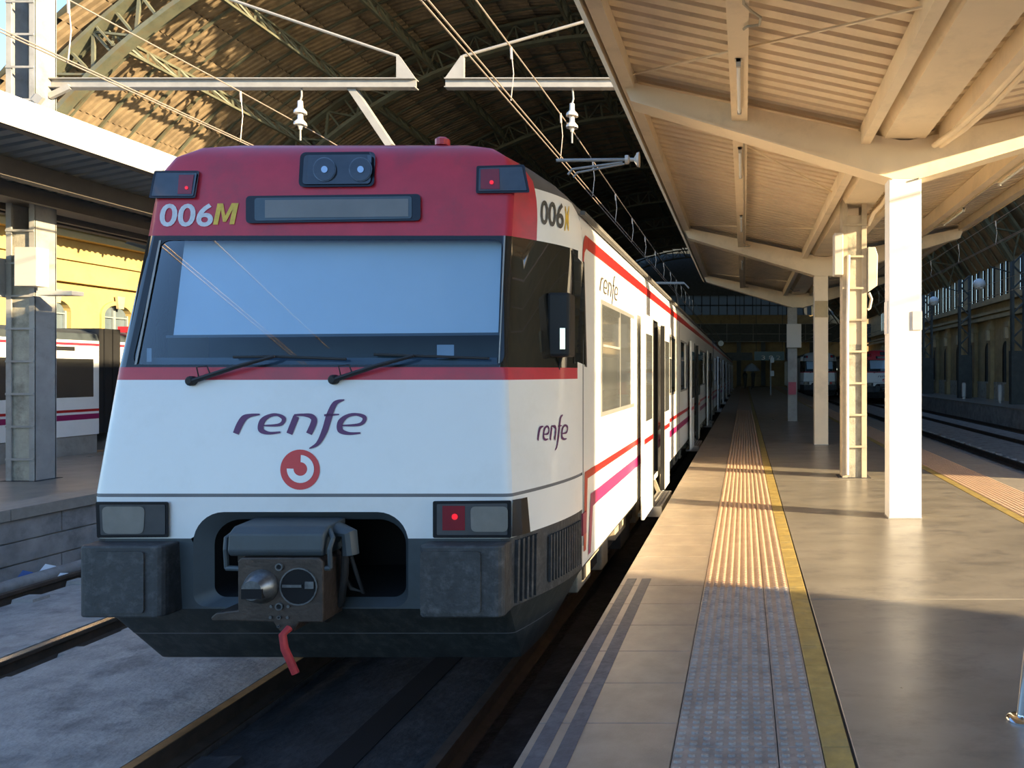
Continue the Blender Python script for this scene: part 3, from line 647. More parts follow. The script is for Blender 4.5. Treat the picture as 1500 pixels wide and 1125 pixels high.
b = MB(); b.tube([(-4.14, YB + .03, ZB + .40), (1.6, YB + .1, 7.9)], .022, 8); b.build('stay_rod', 'galv', gr)
b = MB(); a = W(512, 124, YB + .1); c = W(573, 215, YB + .1); b.bar(a, c, .10, .13, (0, 1, 0)); b.build('drop_bar', 'galv', gl)
b = MB(); b.bar(W(60, 140, 11.1), W(52, 150, 11.1), .05, .12); b.bar((-10.2, YB, ZB - .2), (-9.9, YB, ZB - .06), .05, .08); b.build('knee_bracket', 'galv', gl)
def insulator(px, py0, Y, label):
    t = thing('insulator', label, 'insulator', W(px, py0, Y), 'catenary insulators')
    p = W(px, py0, Y); b = MB()
    b.tube([Vector((p.x, p.y + .03, ZB - .074)), p + Vector((.02, 0, .05)), p + Vector((0, 0, -.02))], .014, 8); b.build('hook', 'galv', t)
    b = MB(); z = -.02; prof = [(.035, 0)]
    for k in range(2): prof += [(.04, -.10 - k * .17), (.085, -.15 - k * .17), (.09, -.185 - k * .17), (.045, -.175 - k * .17), (.035, -.19 - k * .17)]
    prof += [(.02, -.42)]
    b.lathe(p + Vector((0, 0, z)), (0, 0, 1), prof, 16); b.build('porcelain', 'insulator', t, smooth=True, angle=60)
    b = MB(); b.tube([p + Vector((0, 0, -.43)), p + Vector((0, 0, -.6))], .012, 6); b.build('clamp', 'galv', t)
insulator(440, 146, YB + .02, 'stacked white insulator hanging over the empty track')
insulator(838, 150, YB + .02, 'stacked white insulator hanging over the train')
def wires(xc, zc_, zm, label, ys, ye, reach):
    for dx in (-.03, .03):
        b = MB(); b.tube([(xc + dx, -2, zc_), (xc + dx, 88, zc_)], .0085, 6); tag(b.build('contact_wire', 'wire'), ('left' if dx < 0 else 'right') + '-hand one of the paired contact wires ' + label, 'wire', 'contact wires ' + label)
    b = MB(); pts = []
    for k in range(46):
        y = -2 + k * 2.0; ph_ = ((y - 11.3) / 30.0); ph_ = ph_ - math.floor(ph_); pts.append((xc, y, zm - .35 * 4 * ph_ * (1 - ph_) * .4))
    b.tube(pts, .009, 6); tag(b.build('messenger_wire', 'wire'), 'upper carrying wire ' + label, 'wire')
    y = ys; nd = 0
    while y < ye:
        b = MB(); ph_ = ((y - 11.3) / 30.0); ph_ -= math.floor(ph_); zz = zm - .35 * 4 * ph_ * (1 - ph_) * .4
        b.tube([(xc, y, zz), (xc + .03, y, (zz + zc_) / 2), (xc, y, zc_)], .006, 6); b.tube([(xc, y, zz), (xc + .008, y, zz - .14)], .014, 6); tag(b.build('dropper', 'wire'), nth(nd) + ' dropper wire ' + label + ', counted from the viewer', 'wire', 'dropper wires ' + label); y += reach; nd += 1
wires(-2.63, 4.63, 5.28, 'above the train', 6.35, 40, 2.35)
wires(-6.66, 4.63, 5.30, 'above the empty left track', 5.0, 24, 2.6)
wires(6.0, 4.63, 5.28, 'above the track right of the wide platform', 12, 40, 3.2)
wires(10.0, 4.63, 5.28, 'above the track beside the arcaded wall', 20, 40, 3.2)
# registration arm over the train
ra = thing('registration_arm', 'white registration arm steadying the contact wires under the canopy edge', 'arm', (-1.4, 10.4, 4.5))
b = MB(); YA = 9.9
b.tube([W(815, 235, YA), W(917, 234, YA)], .022, 8); b.build('tube_arm', 'galv', ra)
b = MB(); b.tube([W(832, 256, YA), W(838, 248, YA), W(912, 238, YA)], .016, 8); b.tube([W(840, 260, YA), W(845, 253, YA), W(915, 240, YA)], .014, 8); b.build('steady_arm', 'galv', ra)
b = MB(); b.lathe(W(915, 234, YA), (1, 0, 0), [(.02, 0), (.06, .01), (.06, .05), (.025, .07), (.025, .12), (.09, .16), (.10, .19), (.02, .20)], 14); b.build('end_insulator', 'insulator', ra, smooth=True)

# fluorescent battens and cable loops under the canopies
def batten(x, y, z, label, grp):
    t = thing('fluorescent_lamp', label, 'lamp', (x, y, z), grp)
    b = MB(); b.box(x - .03, x + .03, y, y + 1.25, z - .03, z); b.build('housing', 'paint_cream', t)
    b = MB(); b.tube([(x, y + .03, z - .05), (x, y + 1.22, z - .05)], .016, 8); b.build('tube', 'globe_white', t, smooth=True)
    b = MB(); b.box(x - .02, x + .02, y, y + .03, z - .07, z); b.box(x - .02, x + .02, y + 1.22, y + 1.25, z - .07, z); b.build('socket', 'plastic_white', t)
zp = lerp(4.05, 4.71, .58) - .177
batten(CX1 - 3.05 * .58, 6.6, zp, 'unlit tube lamp under the left purlin before the nearest cross beam', 'tube lamps')
batten(CX1 - 3.05 * .58, 9.2, zp, 'unlit tube lamp under the left purlin just past the nearest cross beam', 'tube lamps')
batten(CX1 - 3.05 * .58, 13.2, zp, 'unlit tube lamp under the left purlin before the second cross beam', 'tube lamps')
batten(CX1 - 3.05 * .58, 18.5, zp, 'unlit tube lamp under the left purlin past the second cross beam', 'tube lamps')
for y, s in ((9.6, 'nearest'), (12.6, 'second'), (15.6, 'third')):
    batten(CX1 + 3.05 * .58 + .1, y, zp, s + ' unlit tube lamp under the right purlin', 'tube lamps')
for sgn, lab in ((-1, 'left'), (1, 'right')):
    b = MB(); x = CX1 + sgn * 3.05 * .58 + .045
    for (ya, yb_) in ((0, 6.0), (8.6, 16.4), (17, 24.4)):
        b.tube([(x, ya, zp - .012), (x, yb_ - .4, zp - .012), (x + .06, yb_ - .3, zp - .02), (x + .13, yb_ - .22, zp - .03), (x + .12, yb_ - .1, zp - .03), (x + .03, yb_ - .05, zp - .02), (x, yb_, zp - .02)], .011, 6)
    tag(b.build('lamp_cable', 'post_cream'), 'thin looping lamp cable along the ' + lab + ' canopy purlin', 'cable')
for (y0, y1, xo, nm) in ((-1, 8.2, .46, 'lower'), (-1, 8.2, .53, 'upper')):
    b = MB(); b.tube([(CX1 + xo, y0, 4.02), (CX1 + xo, 5.2, 4.02), (CX1 + xo + .04, 6.0, 4.02), (CX1 + xo + .03, 7.0, 4.02), (CX1 + xo - .05, 7.7, 4.0), (CX1 + xo - .16, 8.2, 3.98)], .032, 10)
    tag(b.build('conduit_pipe', 'paint_cream', smooth=True), nm + ' of two cream conduits running along the canopy gutter', 'pipe')
b = MB(); pts = []
for k in range(40):
    a = k * .9; pts.append(W(1165 + 9 * math.cos(a) + k * .1, 420 + 9 * math.sin(a) * .8, 23.6 + .01 * k))
b.tube(pts, .012, 6); tag(b.build('cable_coil', 'plastic_white'), 'coiled cable hanging below the canopy valley', 'cable')

# slanted chrome post at the right frame edge
t = thing('handrail_post', 'slanted chrome post on a round flange at the right picture edge', 'post', (1.245, 3.48, 0))
b = MB(); b.lathe((1.245, 3.48, 0), (0, 0, 1), [(.062, 0), (.062, .008), (.05, .02), (.03, .025)], 24); b.build('base_flange', 'chrome', t, smooth=True)
b = MB(); b.tube([(1.25, 3.48, .015), (1.29, 3.48, .36), (1.33, 3.48, .9)], .022, 14); b.build('tube', 'chrome', t, smooth=True)
b = MB(); b.tube([(1.33, 3.48, .9), (1.6, 3.5, .92), (2.6, 3.5, .92)], .022, 12); b.tube([(2.6, 3.5, .92), (2.62, 3.5, 0)], .022, 12); b.build('top_rail', 'chrome', t, smooth=True)
b = MB(); b.lathe((2.62, 3.5, 0), (0, 0, 1), [(.062, 0), (.062, .008), (.05, .02), (.03, .025)], 24); b.build('base_flange', 'chrome', t, smooth=True)

# ================================================================== THE TRAIN
TX = -2.65
YF = [(-.30, 5.06), (.14, 4.66), (.57, 4.635), (.83, 4.63), (1.59, 4.73), (2.44, 4.92), (2.85, 5.01), (2.98, 5.06), (3.06, 5.13), (3.11, 5.24), (3.14, 5.40)]
WF = [(-.30, 1.19), (.14, 1.235), (.83, 1.26), (1.59, 1.204), (2.44, 1.17), (2.85, 1.165), (2.98, 1.10), (3.06, .98), (3.11, .80), (3.14, .50)]
def yf(z): return interp(YF, z)
def wf(z): return interp(WF, z)
def hw(z):
    if z < .15: return interp([(-.30, 1.22), (-.05, 1.36), (.15, 1.47)], z)
    if z < 2.5: return 1.47
    q = min(1, (z - 2.5) / .66); return 1.47 * max(0.0, 1 - q ** 2.6) ** (1 / 2.6)
def ys_(z): return max(5.62, yf(z) + .45)
UC, RC = .95, .035
def plan_w(Y, z):
    t = min(1, max(0, (Y - yf(z) - RC) / (ys_(z) - yf(z) - RC))); a = wf(z); return a + (max(hw(z), a) - a) * (1 - (1 - t) ** 1.8)
def S(u, z, off=0.0):
    sg = 1 if u >= 0 else -1; au = abs(u)
    if au <= 1:
        q = max(0.0, (au - UC) / (1 - UC)); return Vector((TX + u * wf(z), yf(z) - off + RC * (1 - math.sqrt(max(0.0, 1 - q * q))), z))
    t = au - 1; Y = lerp(yf(z) + RC, ys_(z), t); w = plan_w(Y, z)
    d = (plan_w(Y + .02, z) - plan_w(Y - .02, z)) / .04 if 0 < t < 1 else .2
    n = Vector((1, -d, 0)).normalized()
    return Vector((TX + sg * (w + n.x * off), Y + n.y * off, z))
def zlist(z0, z1, step=.06):
    ks = sorted({z0, z1} | {a for a, _ in YF if z0 < a < z1} | {a for a, _ in WF if z0 < a < z1}); out = []
    for a, c in zip(ks, ks[1:]):
        n = max(1, int((c - a) / step)); out += [lerp(a, c, k / n) for k in range(n)]
    return out + [z1]
def ulist(u0, u1):
    base = [-2 + k * .1 for k in range(10)] + [-1, -.995, -.985, -.97, -.95] + [-.9 + k * .1 for k in range(19)] + [.95, .97, .985, .995] + [1 + k * .1 for k in range(11)]
    return [u0] + [u for u in base if u0 + 1e-4 < u < u1 - 1e-4] + [u1]
def patch(name, u0, u1, z0, z1, m, parent, off=0.0):
    b = MB(); b.grid([[S(u, z, off) for u in ulist(u0, u1)] for z in zlist(z0, z1)]); return b.build(name, m, parent, smooth=True, angle=28, fixn=False)
def fp(px, py, off=0.0):
    """pixel -> point on the sloping front face"""
    Y = 4.7
    for _ in range(12): Y = yf(H - (py - PY) * Y / F) - off
    return W(px, py, Y)
def cpnt(px, py, off=0.0):
    """pixel -> point on the right-hand corner surface of the cab"""
    lo, hi = 4.4, 7.5
    def g(Y):
        p = W(px, py, Y); return p.x - (TX + plan_w(Y, p.z) + off)
    for k in range(60):
        Y = 4.6 + k * .05
        p = W(px, py, Y)
        if Y > yf(p.z) and g(Y) <= 0: hi = Y; lo = Y - .05; break
    for _ in range(30):
        mid = (lo + hi) / 2
        if g(mid) > 0: lo = mid
        else: hi = mid
    return W(px, py, hi)
def decal(name, loops, m, parent, off, thick=0.0, fn=fp, smooth=False):
    vs, fs = fill(loops, lambda a, c: fn(a, c, off)); b = MB(); b.add(vs, fs)
    if thick:
        for lp in loops:
            n = len(lp); k = len(b.v); b.v += [fn(a, c, off) for a, c in lp] + [fn(a, c, off - thick) for a, c in lp]
            b.f += [(k + i, k + (i + 1) % n, k + n + (i + 1) % n, k + n + i) for i in range(n)]
    return b.build(name, m, parent, fixn=True)
def stroke(pts, wd, n=6):
    """variable-width stroke outline from control points (catmull-rom), returns list of quads"""
    P_ = [Vector((a, c, 0)) for a, c in pts]; Q_ = []; Wd = []
    for i in range(len(P_) - 1):
        p0 = P_[max(0, i - 1)]; p1 = P_[i]; p2 = P_[i + 1]; p3 = P_[min(len(P_) - 1, i + 2)]
        for k in range(n):
            t = k / n; Q_.append(.5 * ((2 * p1) + (p2 - p0) * t + (2 * p0 - 5 * p1 + 4 * p2 - p3) * t * t + (3 * p1 - p0 - 3 * p2 + p3) * t ** 3)); Wd.append(lerp(wd[i], wd[i + 1], t))
    Q_.append(P_[-1]); Wd.append(wd[-1]); L_, R2 = [], []
    for i, q in enumerate(Q_):
        d = (Q_[min(i + 1, len(Q_) - 1)] - Q_[max(i - 1, 0)]).normalized(); nn = Vector((-d.y, d.x, 0)) * Wd[i] / 2
        L_.append(q + nn); R2.append(q - nn)
    return L_, R2
C3 = lambda a, c: (100 + a / 3.75, 540 + c / 3.75)
C4 = lambda a, c: (450 + a * .3022, 540 + c * .3022)
RENFE = [
    ([C3(920, 357), C3(940, 310), C3(965, 272), C3(1000, 257), C3(1052, 251)], [9, 9.5, 9, 5, 2]),
    ([C3(1165, 349), C3(1100, 354), C3(1058, 335), C3(1066, 288), C3(1105, 259), C3(1150, 254), C3(1184, 276), C3(1160, 308), C3(1072, 313)], [2.5, 4.5, 8.5, 8.5, 5, 4, 6.5, 4.5, 2]),
    ([C3(1214, 358), C3(1235, 305), C3(1252, 262)], [9, 9, 9]),
    ([C3(1240, 256), C3(1290, 254), C3(1335, 262), C3(1350, 290), C3(1322, 358)], [3, 4, 7.5, 9, 9]),
    ([C4(10, 387), C4(52, 362), C4(85, 300), C4(108, 225), C4(135, 168), C4(180, 151)], [1.5, 6, 9, 9.5, 7, 1.5]),
    ([C4(82, 226), C4(118, 224), C4(155, 222)], [3.2, 3.2, 2]),
    ([C4(258, 312), C4(200, 314), C4(160, 298), C4(162, 258), C4(195, 229), C4(240, 222), C4(278, 238), C4(255, 270), C4(165, 276)], [2.5, 4.5, 8.5, 8.5, 5, 4, 6.5, 4.5, 2])]
def renfe(name, fn, m, parent, remap=lambda a, c: (a, c), off=.004):
    b = MB()
    for pts, wd in RENFE:
        L_, R2 = stroke(pts, wd); rows = [[fn(*remap(p.x, p.y), off) for p in L_], [fn(*remap(p.x, p.y), off) for p in R2]]; b.grid(rows)
    return b.build(name, m, parent, fixn=False)

T = thing('commuter_train', 'red and white commuter train front car with closed blind behind its windscreen', 'train', (TX, 4.63, ZR), 'cars of the near train')
# --- shell
patch('roof_fairing', -1.22, 1.22, 2.44, 3.14, 'train_red', T)
for s in (-1, 1):
    u = (1.22, 2) if s > 0 else (-2, -1.22)
    patch('corner_panel', *u, 2.44, 2.80, 'train_white', T); patch('corner_roof', *u, 2.80, 3.14, 'train_roof', T)
b = MB(); lp = [S(u, 3.14) for u in ulist(-2, 2)]; b.add(lp, [tuple(range(len(lp)))]); b.build('roof_cap', 'train_roof', T)
patch('nose_panel', -2, 2, .84, 1.522, 'train_white', T)
patch('belt_stripe', -1.86, 1.86, 1.522, 1.60, 'train_red', T)
for u in ((1.86, 2), (-2, -1.86)): patch('corner_panel', *u, 1.522, 2.44, 'train_white', T)
patch('nose_crease', -2, 2, .818, .842, 'seam', T, off=-.006)
ol = rrect(283, 598, 750, 889, (20, 20, 45, 45), 8)   # coupler mouth outline in pixels (y grows downwards)
fpi = lambda p: fp(p[0], p[1])
mouth = [fpi(p) for p in ol]
zs_m = [(p.x - TX, p.z) for p in mouth]
def face_fn(x, z): return Vector((TX + x, yf(z), z))
ZM = .57
up = [p for p in zs_m if p[1] > ZM]; xr = max(p[0] for p in zs_m); xl = min(p[0] for p in zs_m)
up_s = sorted(up, key=lambda p: math.atan2(p[1] - ZM, p[0] - (xl + xr) / 2))
vs, fs = fill([[(-UC * wf(.82), .82), (-UC * wf(ZM), ZM), (xl, ZM)] + up_s[::-1] + [(xr, ZM), (UC * wf(ZM), ZM), (UC * wf(.82), .82)]], face_fn)
MB().add(vs, fs).build('lower_nose_panel', 'train_white', T)
dn = [p for p in zs_m if p[1] < ZM - .001]; dn_s = sorted(dn, key=lambda p: math.atan2(p[1] - ZM, p[0] - (xl + xr) / 2))
vs, fs = fill([[(-UC * wf(ZM), ZM), (-UC * wf(.14), .14), (UC * wf(.14), .14), (UC * wf(ZM), ZM), (xr, ZM)] + dn_s[::-1] + [(xl, ZM)]], face_fn)
MB().add(vs, fs).build('buffer_beam', 'dark_slate', T)
for s in (-1, 1):
    u = (UC, 2) if s > 0 else (-2, -UC)
    patch('lower_corner', *u, .57, .82, 'train_white', T); patch('buffer_corner', *u, .14, .57, 'dark_bumper', T)
patch('skirt', -2, 2, -.30, .14, 'skirt_dark', T)
b = MB(); lp = [S(u, -.30) for u in ulist(-2, 2)]; b.add(lp, [tuple(range(len(lp)))]); b.build('skirt_floor', 'cavity_black', T)
patch('skirt_seam', -1, 1.6, -.075, -.068, 'seam', T, off=.003)
# mouth funnel + black throat
cm = sum(mouth, Vector()) / len(mouth)
inner = [Vector((cm.x + (p.x - cm.x) * .90 + .03, p.y + .05, cm.z + (p.z - cm.z) * .83)) for p in mouth]; deep = [Vector((p.x, 5.5, p.z)) for p in inner]
b = MB(); n = len(mouth); b.v += mouth + inner; b.f += [(i, (i + 1) % n, n + (i + 1) % n, n + i) for i in range(n)]; b.build('mouth_frame', 'dark_slate', T, smooth=True)
b = MB(); b.v += inner + deep; b.f += [(i, (i + 1) % n, n + (i + 1) % n, n + i) for i in range(n)]; b.f.append(tuple(range(n, 2 * n))); b.build('mouth_throat', 'cavity_black', T)
b = MB(); b.add([W(295, 765, 4.95), W(430, 765, 4.95), W(430, 880, 4.95), W(295, 880, 4.95)], [(0, 1, 2, 3)]); b.build('mouth_shield', 'dark_slate', T)
# --- window band with real opening
ws = [(236, 352), (737, 351), (739, 534), (193, 534)]
wsr = []
cx_, cy_ = 480, 443
def rounded_poly(pts, r, n=5):
    out = []; N = len(pts)
    for i in range(N):
        p0 = Vector((*pts[i - 1], 0)); p = Vector((*pts[i], 0)); p2 = Vector((*pts[(i + 1) % N], 0))
        a = p + (p0 - p).normalized() * r; c = p + (p2 - p).normalized() * r
        for k in range(n + 1):
            t = k / n; q = a * (1 - t) ** 2 + p * 2 * t * (1 - t) + c * t * t; out.append((q.x, q.y))
    return out
wl = [(p.x - TX, p.z) for p in (fp(a, c) for a, c in rounded_poly(ws, 16))]
zz_ = [1.60 + .84 * k / 6 for k in range(7)]
vs, fs = fill([[(-UC * wf(z), z) for z in zz_] + [(UC * wf(z), z) for z in zz_[::-1]], wl], face_fn); MB().add(vs, fs).build('windscreen_surround', 'black_paint', T)
for u in ((UC, 1.86), (-1.86, -UC)): patch('side_glass', *u, 1.60, 2.44, 'window_glass', T)
gl_ = decal('windscreen', [rounded_poly(ws, 16)], 'windscreen', T, -.005)
decal('blind', [[(271, 350), (735, 350), (730, 489), (254, 492)]], 'blind', T, -.10)
decal('blind_rail', [[(243, 491), (731, 487), (731, 491), (243, 495)]], 'dark_slate', T, -.09, .01)
b = MB(); b.box(TX - 1.1, TX + 1.1, 4.84, 5.45, 1.60, 1.66); b.box(TX - 1.1, TX + 1.1, 5.4, 5.5, 1.6, 2.44); b.build('dashboard', 'cab_inside', T)
for lp in ([(215, 510), (222, 510), (222, 530), (215, 530)], [(640, 505), (665, 505), (665, 525), (640, 525)]): decal('dash_item', [lp], 'blue_grey', T, -.06)
decal('screen_trim', [[(233, 352), (236, 352), (200, 534), (197, 534)]], 'galv', T, .004)
decal('screen_trim', [[(738, 345), (740.5, 345), (732, 532), (730, 532)]], 'galv', T, .004)
# lamps on the red fairing
def lamp(name, quad, lens, r=5, lensm='lamp_dark', grow=4):
    f = decal(name, [rounded_poly(quad, r)], 'black_paint', T, .018, .02)
    cx = sum(p[0] for p in quad) / 4; cy = sum(p[1] for p in quad) / 4
    decal('lens', [rounded_poly([(cx + (a - cx) * .90, cy + (c - cy) * .84) for a, c in quad], r * .7)], lensm, f, .021)
    return f
hl = lamp('headlamp', [(440, 223), (550, 222), (548, 273), (437, 274)], None, 9)
for px in (475, 528):
    for rr, off, m in ((18, .023, 'coupler_worn'), (16.5, .026, 'lamp_dark'), (5, .030, 'chrome')):
        decal('reflector', [[(px + rr * .95 * math.cos(k * math.pi / 10), 248 + rr * math.sin(k * math.pi / 10)) for k in range(20)]], m, hl, off)
def tail(frame, glow, dim):
    decal('red_lens', [dim], 'tail_red_dim', frame, .023)
    cx, cy, r = glow; decal('red_bulb', [[(cx + r * math.cos(k * math.pi / 6), cy + r * math.sin(k * math.pi / 6)) for k in range(12)]], 'tail_red', frame, .026)
tl = lamp('tail_lamp', [(226, 250), (292, 250), (286, 290), (218, 290)], None, 3); tail(tl, (273, 275, 2.5), [(262, 256), (284, 256), (280, 284), (260, 284)])
tr_ = lamp('tail_lamp', [(698, 243), (768, 241), (776, 282), (697, 283)], None, 3)
tail(tr_, (720, 267, 3), [(704, 248), (731, 247), (732, 277), (704, 277)])
ds = lamp('destination_display', [(360, 287), (616, 284), (616, 323), (360, 327)], None, 7, 'sign_dark')
decal('display_screen', [[(388, 293), (598, 291), (598, 317), (388, 319)]], 'window_frame', ds, .0225)
b = MB(); p = fp(655, 212); b.lathe((p.x, 5.32, 3.13), (0, 0, 1), [(.05, 0), (.05, .04), (.03, .055)], 12); b.build('roof_antenna', 'train_red', T)
# lower lamps
ll = lamp('headlamp', [(140, 735), (247, 735), (247, 787), (142, 788)], None, 3, 'lamp_lens')
decal('lens_bowl', [rounded_poly([(149, 742), (212, 742), (210, 782), (151, 782)], 9)], 'lamp_lens_light', ll, .025)
lr = lamp('headlamp', [(634, 734), (749, 733), (749, 788), (634, 788)], None, 3, 'lamp_lens')
decal('lens_bowl', [rounded_poly([(689, 742), (744, 742), (744, 779), (690, 779)], 8)], 'lamp_lens_light', lr, .025)
tail(lr, (666, 757, 4.5), [(648, 741), (681, 741), (681, 777), (648, 777)])
b = MB(); b.grid([[S(1, .80, .02), S(1.04, .80, .02), S(1.10, .80, .02)], [S(1, .575, .02), S(1.06, .575, .02), S(1.14, .575, .02)]]); b.build('lamp_return', 'black_paint', T)
# numbers and lettering
text_on('fleet_number', '006', lambda a, c: fp(234 + 78 * a, 332 - 34 * c, .004), 'number_white', T, .1, .02)
decal('fleet_letter', [[(312, 329), (318.5, 298), (327, 298), (330, 316), (339.5, 297.5), (349.5, 297.5), (343, 328.5), (336, 328.5), (340.5, 307), (331, 325), (326.5, 325), (323.5, 307), (319, 329)]], 'number_yellow', T, .004)
text_on('corner_number', '006', lambda a, c: cpnt(792 + 34 * a, lerp(328, 336, a) - lerp(36, 38, a) * c, .004), 'number_grey', T, .05, .02)
text_on('corner_letter', 'M', lambda a, c: cpnt(827 + 7 * a, 338 - 36 * c, .004), 'number_yellow', T, .1, .01)
renfe('operator_lettering', fp, 'logo_purple', T)
def corner_map(a, c):
    t = (a - 341) / (536 - 341); return (787 + 45 * t, lerp(632, 630, t) + (c - 617) * .72)
renfe('corner_lettering', cpnt, 'logo_purple', T, corner_map)
circ = [(439.5 + 29 * math.cos(k * math.pi / 24), 688 + 29.5 * math.sin(k * math.pi / 24)) for k in range(48)]
em = decal('round_emblem', [circ], 'logo_red', T, .003)
arc = []
for k in range(25): a = math.radians(-88 + 270 * k / 24); arc.append((440 + 20 * math.cos(a), 687 + 20.5 * math.sin(a)))
for k in range(25): a = math.radians(182 - 270 * k / 24); arc.append((440 + 10 * math.cos(a), 687 + 10 * math.sin(a)))
decal('emblem_hook', [arc], 'train_white', em, .006)
# wipers
def wiper(p, mid, b0, b1):
    w_ = MB(); w_.tube([fp(*p, .03), fp(lerp(p[0], mid[0], .5), lerp(p[1], mid[1], .55), .06), fp(*mid, .05)], [.016, .014, .009], 8); o_ = w_.build('wiper', 'black_rubber', T, smooth=True)
    k = MB(); k.tube([fp(*b0, .022), fp(*mid, .03), fp(*b1, .022)], .0085, 6); k.build('wiper_blade', 'black_rubber', o_)
    k = MB(); a = fp(*p, 0); k.lathe(a, (0, -1, 0), [(.03, 0), (.03, .03), (.018, .045)], 12); k.build('wiper_pivot', 'black_rubber', o_)
    k = MB(); k.tube([fp(p[0] + 8, p[1] - 6, .03), fp(p[0] + 5, p[1] - 20, .05), fp(p[0] + 20, p[1] - 22, .05), fp(p[0] + 24, p[1] - 12, .05)], .004, 6); k.build('washer_hose', 'black_rubber', o_)
wiper((283, 558), (402, 522), (342, 523), (507, 526)); wiper((491, 556), (606, 521), (548, 519), (716, 525))
# mirror
mi = MB(); pm = W(821, 475, 5.18); mi.box(pm.x - .075, pm.x + .075, 5.12, 5.30, pm.z - .22, pm.z + .21); mo = mi.build('mirror', 'black_rubber', T, bevel=.02)
k = MB(); k.box(pm.x + .015, pm.x + .05, 5.10, 5.12, pm.z - .17, pm.z - .03); k.build('mirror_glass', 'chrome', mo)
k = MB(); k.tube([(pm.x, 5.2, pm.z - .22), (pm.x - .02, 5.22, pm.z - .30), (pm.x - .16, 5.25, pm.z - .30)], .010, 8); k.tube([(pm.x, 5.2, pm.z + .2), (pm.x - .16, 5.25, pm.z + .2)], .010, 8); k.build('mirror_bracket', 'black_rubber', mo)
# anticlimber boxes
for s in (-1, 1):
    b = MB(); xo = TX + s * 1.245; xi = TX + s * .745; x0, x1 = min(xo, xi), max(xo, xi)
    lp = rrect(x0, x1, 4.50, 4.80, .05, 4)
    z0, z1 = .135, .555; n = len(lp)
    b.add([(a, c, z0) for a, c in lp] + [(a, c, z1) for a, c in lp], [(i, (i + 1) % n, n + (i + 1) % n, n + i) for i in range(n)] + [tuple(range(n))[::-1], tuple(range(n, 2 * n))])
    bo = b.build('buffer_box', 'dark_bumper', T, bevel=.012)
    k = MB(); xa, xb = (x0 + .10, x1 - .10) if s < 0 else (x0 + .02, x1 - .13)
    k.prism([(a, 4.50, c) for a, c in rrect(xa, xb, z0 + .03, z1 - .03, .02, 3)], (0, -.012, 0)); k.build('wear_plate', 'dark_bumper', bo)
for k_ in range(5):
    u = 1.02 + k_ * .045; b = MB(); b.grid([[S(u, z, o_) for z in (.16, .36, .55)] for u, o_ in ((u, 0), (u + .004, .022), (u + .022, .022), (u + .026, 0))]); b.build('rubbing_rib', 'dark_bumper', T)
patch('vent_recess', 1.36, 1.90, .21, .50, 'cavity_black', T, off=.004)
for k_ in range(14):
    u = 1.37 + k_ * .039; b = MB(); b.grid([[S(u, z, o_) for z in (.20, .51)] for u, o_ in ((u, 0), (u + .003, .02), (u + .019, .02), (u + .022, 0))]); b.build('vent_bar', 'dark_bumper', T)
# coupler
YC = 4.40
b = MB(); b.prism([W(x, y, YC) for x, y in ((348, 822), (353, 817), (467, 817), (473, 823), (473, 912), (438, 912), (430, 926), (410, 926), (400, 912), (348, 910), (310, 910), (308, 905), (316, 898), (348, 894))], (0, .22, 0)); cpl_ = b.build('coupler_head', 'coupler_steel', T, bevel=.008)
b = MB(); c0 = W(383, 859, YC); b.lathe(c0, (0, -1, 0), [(.098, -.01), (.098, .006), (.088, .03), (.07, .07), (.055, .09)], 24); b.build('coupler_cone', 'coupler_worn', cpl_, smooth=True)
b = MB(); b.box(c0.x - .055, c0.x + .06, YC - .094, YC - .05, c0.z - .045, c0.z + .01); b.build('cone_slot', 'cavity_black', cpl_)
b = MB(); c0 = W(438, 859, YC); b.lathe(c0, (0, -1, 0), [(.100, -.01), (.100, .004)], 24); hc = b.build('coupler_cup', 'cavity_black', cpl_)
b = MB(); b.lathe(c0, (0, -1, 0), [(.108, 0), (.108, .008), (.100, .008), (.100, .0)], 24); b.build('cup_ring', 'coupler_worn', cpl_)
b = MB(); b.box(c0.x - .09, c0.x + .02, YC - .012, YC - .004, c0.z - .004, c0.z + .012); b.box(c0.x + .04, c0.x + .09, YC - .014, YC - .004, c0.z - .01, c0.z + .03); b.build('hook_plate', 'coupler_worn', cpl_)
for (x, y, r) in ((410, 830, .022), (410, 888, .022), (410, 904, .011), (409, 917, .008)):
    b = MB(); b.lathe(W(x, y, YC), (0, -1, 0), [(r, 0), (r, .012), (r * .65, .012), (r * .65, .004)], 16); b.build('air_port', 'coupler_worn', cpl_)
    b = MB(); b.lathe(W(x, y, YC - .006), (0, -1, 0), [(r * .65, 0), (r * .65, .003)], 12); b.build('port_hole', 'cavity_black', cpl_)
for x, y in ((398, 888), (423, 888), (397, 904), (422, 904)):
    b = MB(); b.lathe(W(x, y, YC), (0, -1, 0), [(.009, 0), (.009, .008)], 8); b.build('bolt', 'coupler_worn', cpl_)
b = MB(); lp = []
for k in range(9): a = math.radians(200 - 220 * k / 8); lp.append((4.52 - .13 * math.cos(a) * .9, .10 * math.sin(a)))
zc_ = W(417, 795, 4.5).z; xa, xb = W(349, 790, 4.5).x, W(486, 790, 4.5).x
b.prism([(xa, 4.66, zc_ - .06), (xa, 4.42, zc_ - .06), (xa, 4.40, zc_ - .03), (xa, 4.41, zc_ + .07), (xa, 4.46, zc_ + .105), (xa, 4.66, zc_ + .12)], (xb - xa, 0, 0)); cv = b.build('coupler_cover', 'dark_slate', T, bevel=.012)
b = MB(); b.box(xa + .03, xb - .03, 4.45, 4.62, zc_ - .10, zc_ - .06); b.build('cover_bracket', 'under_dark', cv)
